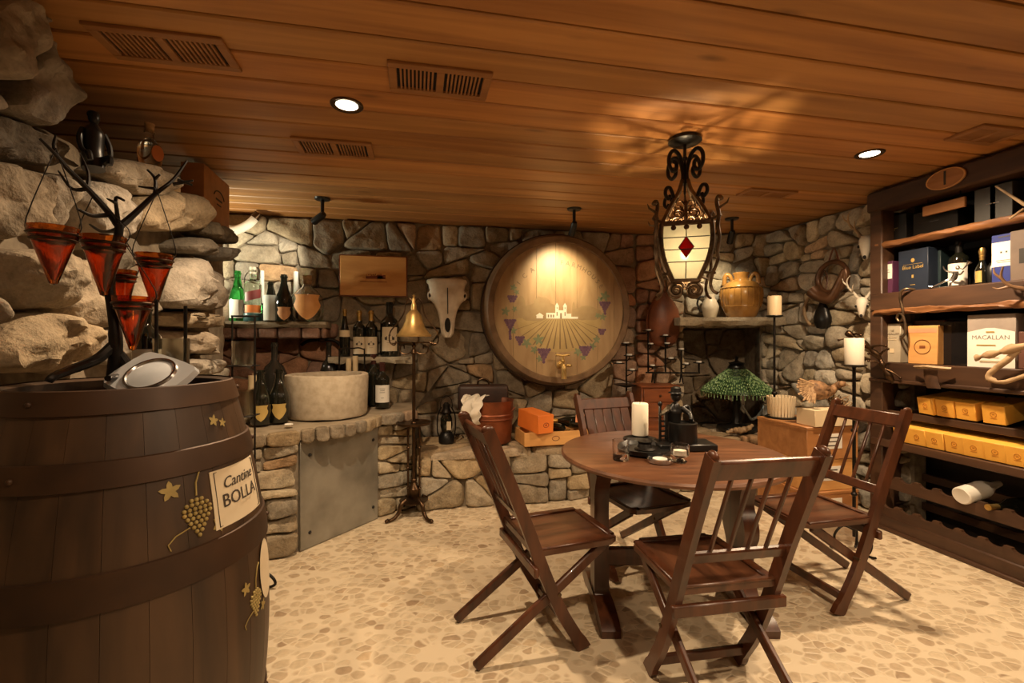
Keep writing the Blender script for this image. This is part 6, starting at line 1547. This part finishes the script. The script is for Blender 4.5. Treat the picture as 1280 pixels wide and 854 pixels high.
# third shelf
carton('gift_box', 'slim cream whisky box at the left end of the third shelf', 1115, S3, (.115, .10, .265), plain('pale_card', (.50, .42, .30), .55), .05, text=[('THE', .016, 0, .215), ('MACALLAN', .019, 0, .195)], tm=plain('grey_print', (.20, .15, .10), .6), extra=(bars((0, .17, .06, .003), (0, .155, .07, .003), (0, .08, .03, .03)), M_cream))
carton('gift_box', 'pale wooden gift box with a round printed emblem on the third shelf', 1153, S3, (.165, .15, .245), M_crate, .025, rz=.12, extra=(ring(.0, .11, .045, .0018), M_chest), panel=[(0, .214, .160, .028, plain('peach_strap', (.62, .30, .16), .5))])
carton('gift_box', 'tall brown wooden box standing behind the emblem box', 1160, S3, (.20, .13, .285), M_chest, .22)
carton('gift_box', 'black glossy gift box in the middle of the third shelf', 1196, S3, (.19, .16, .27), plain('gloss_black', (.010, .009, .010), .12, coat=.5), .09)
q = carton('gift_box', 'large white and silver whisky box on the third shelf', 1238, S3, (.225, .15, .30), plain('silver_card', (.36, .30, .26), .4), .03, panel=[(0, .10, .222, .20, M_white)], text=[('MACALLAN', .034, 0, .168)], tm=plain('grey_print2', (.22, .20, .18), .5),
       extra=(lambda m: (m.add([(-.111, .20, 0), (.111, .20, 0), (.02, .222, 0), (-.02, .222, 0)], [(0, 1, 2, 3)]),), M_white))
m = MB(fr((0, -.0026, 0), X, Z)); bars((-.02, .125, .09, .007), (0, .035, .10, .002), (0, .028, .10, .002), (0, .055, .08, .002), (0, .20, .04, .008))(m); part('lettering', m, M_gold, q)
carton('gift_box', 'plain brown box at the right end of the third shelf', 1270, S3, (.12, .12, .20), plain('brown_card', (.15, .065, .045), .5), .045)
# champagne boxes, two rows on sloping rails
def champ(label, px, z, dx, rz, grp):
    q = PX(px, 424, RX+dx); t = thing('champagne_box', label, 'box', (q.x, q.y, z), -PI/2+rz, grp)
    Mt = R(.16, 'X'); m = MB(Mt); m.box((0, .115, .053), (.104, .23, .106), bev=.003); part('carton', m, M_yellow, t)
    m = MB(Mt@fr((0, -.0004, 0), X, Z)); ring(0, .055, .014, .0016)(m); m.box((0, .032, 0), (.03, .003, .001), bev=0); part('emblem', m, plain('orange_print', (.55, .20, .02), .5) if 'orange_print' not in bpy.data.materials else bpy.data.materials['orange_print'], t)
    return t
ords = ['first', 'second', 'third', 'fourth', 'fifth', 'sixth', 'seventh']
for i, px in enumerate((1158, 1182, 1208, 1243)): champ(ords[i]+' amber champagne box from the left in the upper row of the rack', px, .822, .04, (-.16, -.06, -.02, .06)[i], 'champagne boxes, upper row')
for i, px in enumerate((1128, 1147, 1169, 1194, 1218, 1245, 1273)): champ(ords[i]+' amber champagne box from the left in the lower row of the rack', px, .618, .012, (0, .02, 0, -.03, .08, .02, .05)[i], 'champagne boxes, lower row')
# bottles lying in the notches
def notch_y(px): q = PX(px, 424, RX); k = round((q.y-(RY0+.06)-.042)/.118); return RY0+.06+.042+.118*k
y = PX(1206, 424, RX).y; t = thing('white_bottle', 'white based bottle lying in the upper notched rail of the rack', 'bottle', (RX-.03, y, .385), -PI/2)
Ml = R(-PI/2, 'X'); m = MB(Ml@R(.18, 'X')); m.lathe([(0, .004), (.044, 0), (.050, .006), (.050, .16), (.046, .18), (.022, .24), (.016, .30), (0, .30)], 28); part('body', m, M_white, t)
y = PX(1240, 424, RX).y; t = thing('wine_bottle', 'bottle lying neck first in the rack with a gold foil cap showing', 'bottle', (RX-.03, y, .365), -PI/2)
m = MB(R(-PI/2, 'X')); m.lathe([(0, 0), (.017, 0), (.017, .02), (.015, .022), (.015, .07)], 20); part('capsule', m, M_cap, t)
m = MB(R(-PI/2, 'X')); m.lathe([(.014, .07), (.016, .10), (.036, .15), (.038, .30), (0, .30)], 24); part('body', m, M_wine, t)
y = PX(1270, 424, RX+.1).y; t = thing('wine_bottle', 'dark bottle lying deep in the rack right of the gold foil cap', 'bottle', (RX+.10, y, .365), -PI/2)
m = MB(R(-PI/2, 'X')); m.lathe([(0, 0), (.016, 0), (.016, .02), (.014, .022), (.014, .09), (.036, .14), (.038, .27), (0, .27)], 20); part('body', m, M_wine, t)
# ornaments hung on the rack
q = PX(1128, 370, RX-.03); t = thing('iron_hook', 'long hand forged iron hook hanging from the second shelf of the rack', 'hook', (q.x, q.y, 1.50), -PI/2)
m = MB(); m.tube(cr([(.055, .03, .118), (.03, .0, .125), (.0, -.01, .11), (-.005, -.012, .06), (.01, -.012, .0), (.012, -.012, -.06), (-.008, -.012, -.085), (-.026, -.012, -.06), (-.012, -.012, -.035), (.014, -.014, -.05), (.03, -.014, -.11), (.028, -.016, -.165), (.01, -.02, -.19)], 5), .0075, 8); part('hook', m, M_rustiron, t)
q = PX(1266, 352, RX-.05); t = thing('deer_antler', 'branched brown antler fixed to the second shelf at the right end of the rack', 'antler', q, -PI/2)
m = MB(); q_ = cr([(.10, .05, -.12), (.06, .02, -.06), (.0, -.02, -.03), (-.03, -.05, .03), (-.015, -.06, .10)], 5); m.tube(q_, lerp(.018, .005, len(q_)), 9); m.tube(cr([(-.03, -.045, .02), (-.06, -.06, .06), (-.065, -.06, .10)], 4), lerp(.010, .003, 9), 7); m.tube(cr([(.0, -.02, -.03), (-.05, -.04, -.045), (-.08, -.05, -.03)], 4), lerp(.011, .003, 9), 7); m.v = [v*.8 for v in m.v]; part('antler', m, plain('dark_antler', (.22, .12, .06), .5, 0, (.09, .045, .022), 14, .2), t)
q = PX(1262, 445, RX-.05); t = thing('bleached_root', 'bleached gnarled root with a hooked end hanging at the right end of the third shelf', 'root', q, -PI/2)
m = MB(); q_ = cr([(.14, .02, .06), (.06, -.02, .05), (-.02, -.03, .02), (-.09, -.04, -.005), (-.125, -.04, -.015)], 6); m.tube(q_, [.024+.006*math.sin(i*.9)-.0005*i for i in range(len(q_))], 12); q_ = cr([(.04, -.01, .03), (-.0, -.03, -.03), (-.055, -.04, -.09), (-.06, -.045, -.125), (-.01, -.04, -.14), (.06, -.03, -.11), (.12, -.01, -.07)], 6); m.tube(q_, lerp(.016, .010, len(q_)), 10)
for i, v in enumerate(m.v): m.v[i] = v+V((1, 1, 1))*noise.noise(v*40)*.006
part('root', m, plain('weathered_root', (.46, .31, .17), .75, 0, (.24, .145, .07), 14, .3), t, ang=80)
q = PX(1276, 250, RX-.03); m = MB(); q_ = cr([(.09, 0, -.10), (.03, -.01, -.04), (-.03, -.02, .03), (-.09, -.03, .10)], 5); m.tube(q_, lerp(.012, .004, len(q_)), 8); m.tube(cr([(.03, -.01, -.04), (.05, -.03, .02), (.04, -.04, .06)], 4), lerp(.008, .003, 9), 7); m.tube(cr([(.02, -.01, -.05), (-.04, -.01, -.09)], 4), .006, 7)
one('bare_twig', 'thin bare twig on the top shelf at the right end of the rack', 'twig', m, M_antler, q, -PI/2)
q = PX(1168, 472, RX-.02); t = thing('carved_bracket', 'small carved dark wood bracket with a pointed lip on the third shelf front', 'bracket', (q.x-.012, q.y, 1.13), -PI/2)
m = MB(); m.surf(lambda u, v: ((u-.5)*(.21-.06*v), -.045*math.sin(u*PI)*(1-.6*v)-.006, .012-.018*abs(u-.5)-.012*v), 14, 4, thick=.012); part('lip', m, M_antler, t)
m = MB(); m.surf(lambda u, v: ((u-.5)*.07+.02*v*v, -.012-.010*math.sin(u*PI), -.02-.11*v), 6, 6, thick=.010); part('tail', m, M_rack, t)

# ---------------------------------------------------------------- on the table
TZ = .7505
def TP(px, py): d = (EYE-TZ)*FPX/(py-424); return W((px-640)/FPX*d, d, TZ)
q = TP(800, 549); t = thing('pillar_candle', 'thick white pillar candle standing on the dark dish on the table', 'candle', (q.x, q.y, TZ+.024), 0)
m = MB(); m.lathe([(0, 0), (.0425, 0), (.044, .004), (.044, .168), (.040, .174), (.02, .168), (0, .167)], 30); part('candle', m, M_wax, t); m = MB(); m.cyl((0, 0, .166), (0, 0, .180), .0015, seg=6); part('wick', m, M_ink, t)
q = TP(800, 553); t = thing('candle_dish', 'dark metal dish under the pillar candle', 'dish', q)
m = MB(); m.lathe([(0, 0), (.07, 0), (.085, .012), (.088, .022), (.082, .020), (.075, .014), (0, .022)], 32); part('dish', m, M_black, t)
q = TP(806, 566); t = thing('round_tray', 'round dark tray with a raised centre in front of the white candle', 'tray', q)
m = MB(); m.lathe([(0, .010), (.085, .010), (.10, 0), (.125, .010), (.135, .032), (.130, .032), (.115, .016), (0, .016)], 40); part('tray', m, M_black, t)
m = MB(); m.lathe([(.045, .016), (.050, .020), (.036, .028), (.030, .045), (.036, .056), (.03, .058), (0, .048)], 28); part('holder', m, M_iron, t)
q = TP(776, 575); t = thing('votive_glass', 'thick clear glass tumbler near the left edge of the table', 'glass', q)
m = MB(); m.lathe([(0, 0), (.034, 0), (.036, .004), (.038, .09), (.035, .09), (.032, .03), (0, .026)], 32); part('tumbler', m, M_glass, t); 
q = TP(850, 578); t = thing('votive_glass', 'clear glass cup with a white tea light at the front of the table', 'glass', q)
m = MB(); m.lathe([(0, 0), (.026, 0), (.030, .006), (.014, .018), (.016, .022), (.036, .030), (.040, .036), (.041, .082), (.038, .082), (.036, .038), (0, .034)], 32); part('cup', m, M_glass, t)
m = MB(); m.cyl((0, 0, .036), (0, 0, .056), .028, seg=22); part('tea_light', m, M_wax, t)
q = TP(825, 578); t = thing('silver_saucer', 'small round silver saucer lying at the front of the table', 'saucer', q)
m = MB(); m.lathe([(0, 0), (.052, 0), (.057, .004), (.057, .016), (.052, .020), (.046, .016), (0, .014)], 36); part('saucer', m, M_silver, t); m = MB(); m.lathe([(0, .014), (.03, .0145), (.032, .018), (.026, .0195), (0, .019)], 28); part('centre', m, M_white, t)
q = TP(846, 560); t = thing('iron_figurine', 'black cast iron figure leaning over a drum, with a ladder, on the table', 'figurine', q, -YAW)
m = MB(); m.box((.03, -.015, .018), (.28, .15, .034), bev=.005); part('base_plate', m, M_black, t)
m = MB(); m.lathe([(0, .035), (.066, .035), (.070, .042), (.068, .115), (.071, .125), (.071, .132), (.060, .134), (.058, .125), (0, .122)], 26, T(.022, -.02, 0)); part('drum', m, M_black, t)
m = MB()
for x in (-.085, -.055): m.box((x, .0, .115), (.012, .014, .20 if x < -.07 else .14), bev=.003)
for z in (.06, .085, .11, .135): m.box((-.07, 0, z), (.04, .010, .010), bev=.002)
m.ell((-.085, 0, .222), (.012, .010, .014), 10, 6); part('ladder', m, M_black, t)
m = MB()
m.tube(cr([(.0, .05, .03), (-.005, .05, .10), (-.005, .045, .16), (0, .03, .20), (0, .02, .225)], 5), [.034+.010*math.sin(i/20*PI) if i < 15 else .036-.004*(i-14) for i in range(21)], 14)
m.ell((.0, .012, .262), (.026, .028, .032), 14, 10); m.ell((0, -.014, .258), (.006, .008, .007), 8, 6)
for s in (-1, 1):
    m.tube(cr([(s*.020, .05, .05), (s*.026, .03, .09), (s*.028, .05, .04), (s*.03, .06, .03)], 4), .016, 8)
m.tube(cr([(.036, .03, .195), (.065, .0, .17), (.060, -.03, .145)], 5), lerp(.016, .010, 11), 8)
m.tube(cr([(.036, .03, .195), (.075, .05, .20), (.085, .03, .15), (.080, .0, .13)], 5), lerp(.010, .008, 16), 8)
part('body', m, M_black, t, ang=70)
m = MB(); m.tube(cr([(-.03, .03, .195), (-.052, .01, .185), (-.078, .0, .172)], 5), lerp(.016, .011, 11), 8); m.ell((-.082, 0, .17), (.012, .009, .010), 8, 6); part('arm', m, plain('worn_iron', (.16, .13, .09), .4, .6), t, 'worn pale arm')
m = MB(); m.lathe([(.038, .275), (.036, .280), (.027, .282), (.024, .302), (.012, .310), (0, .311)], 20, T(0, .012, 0)); part('hat', m, M_black, t)
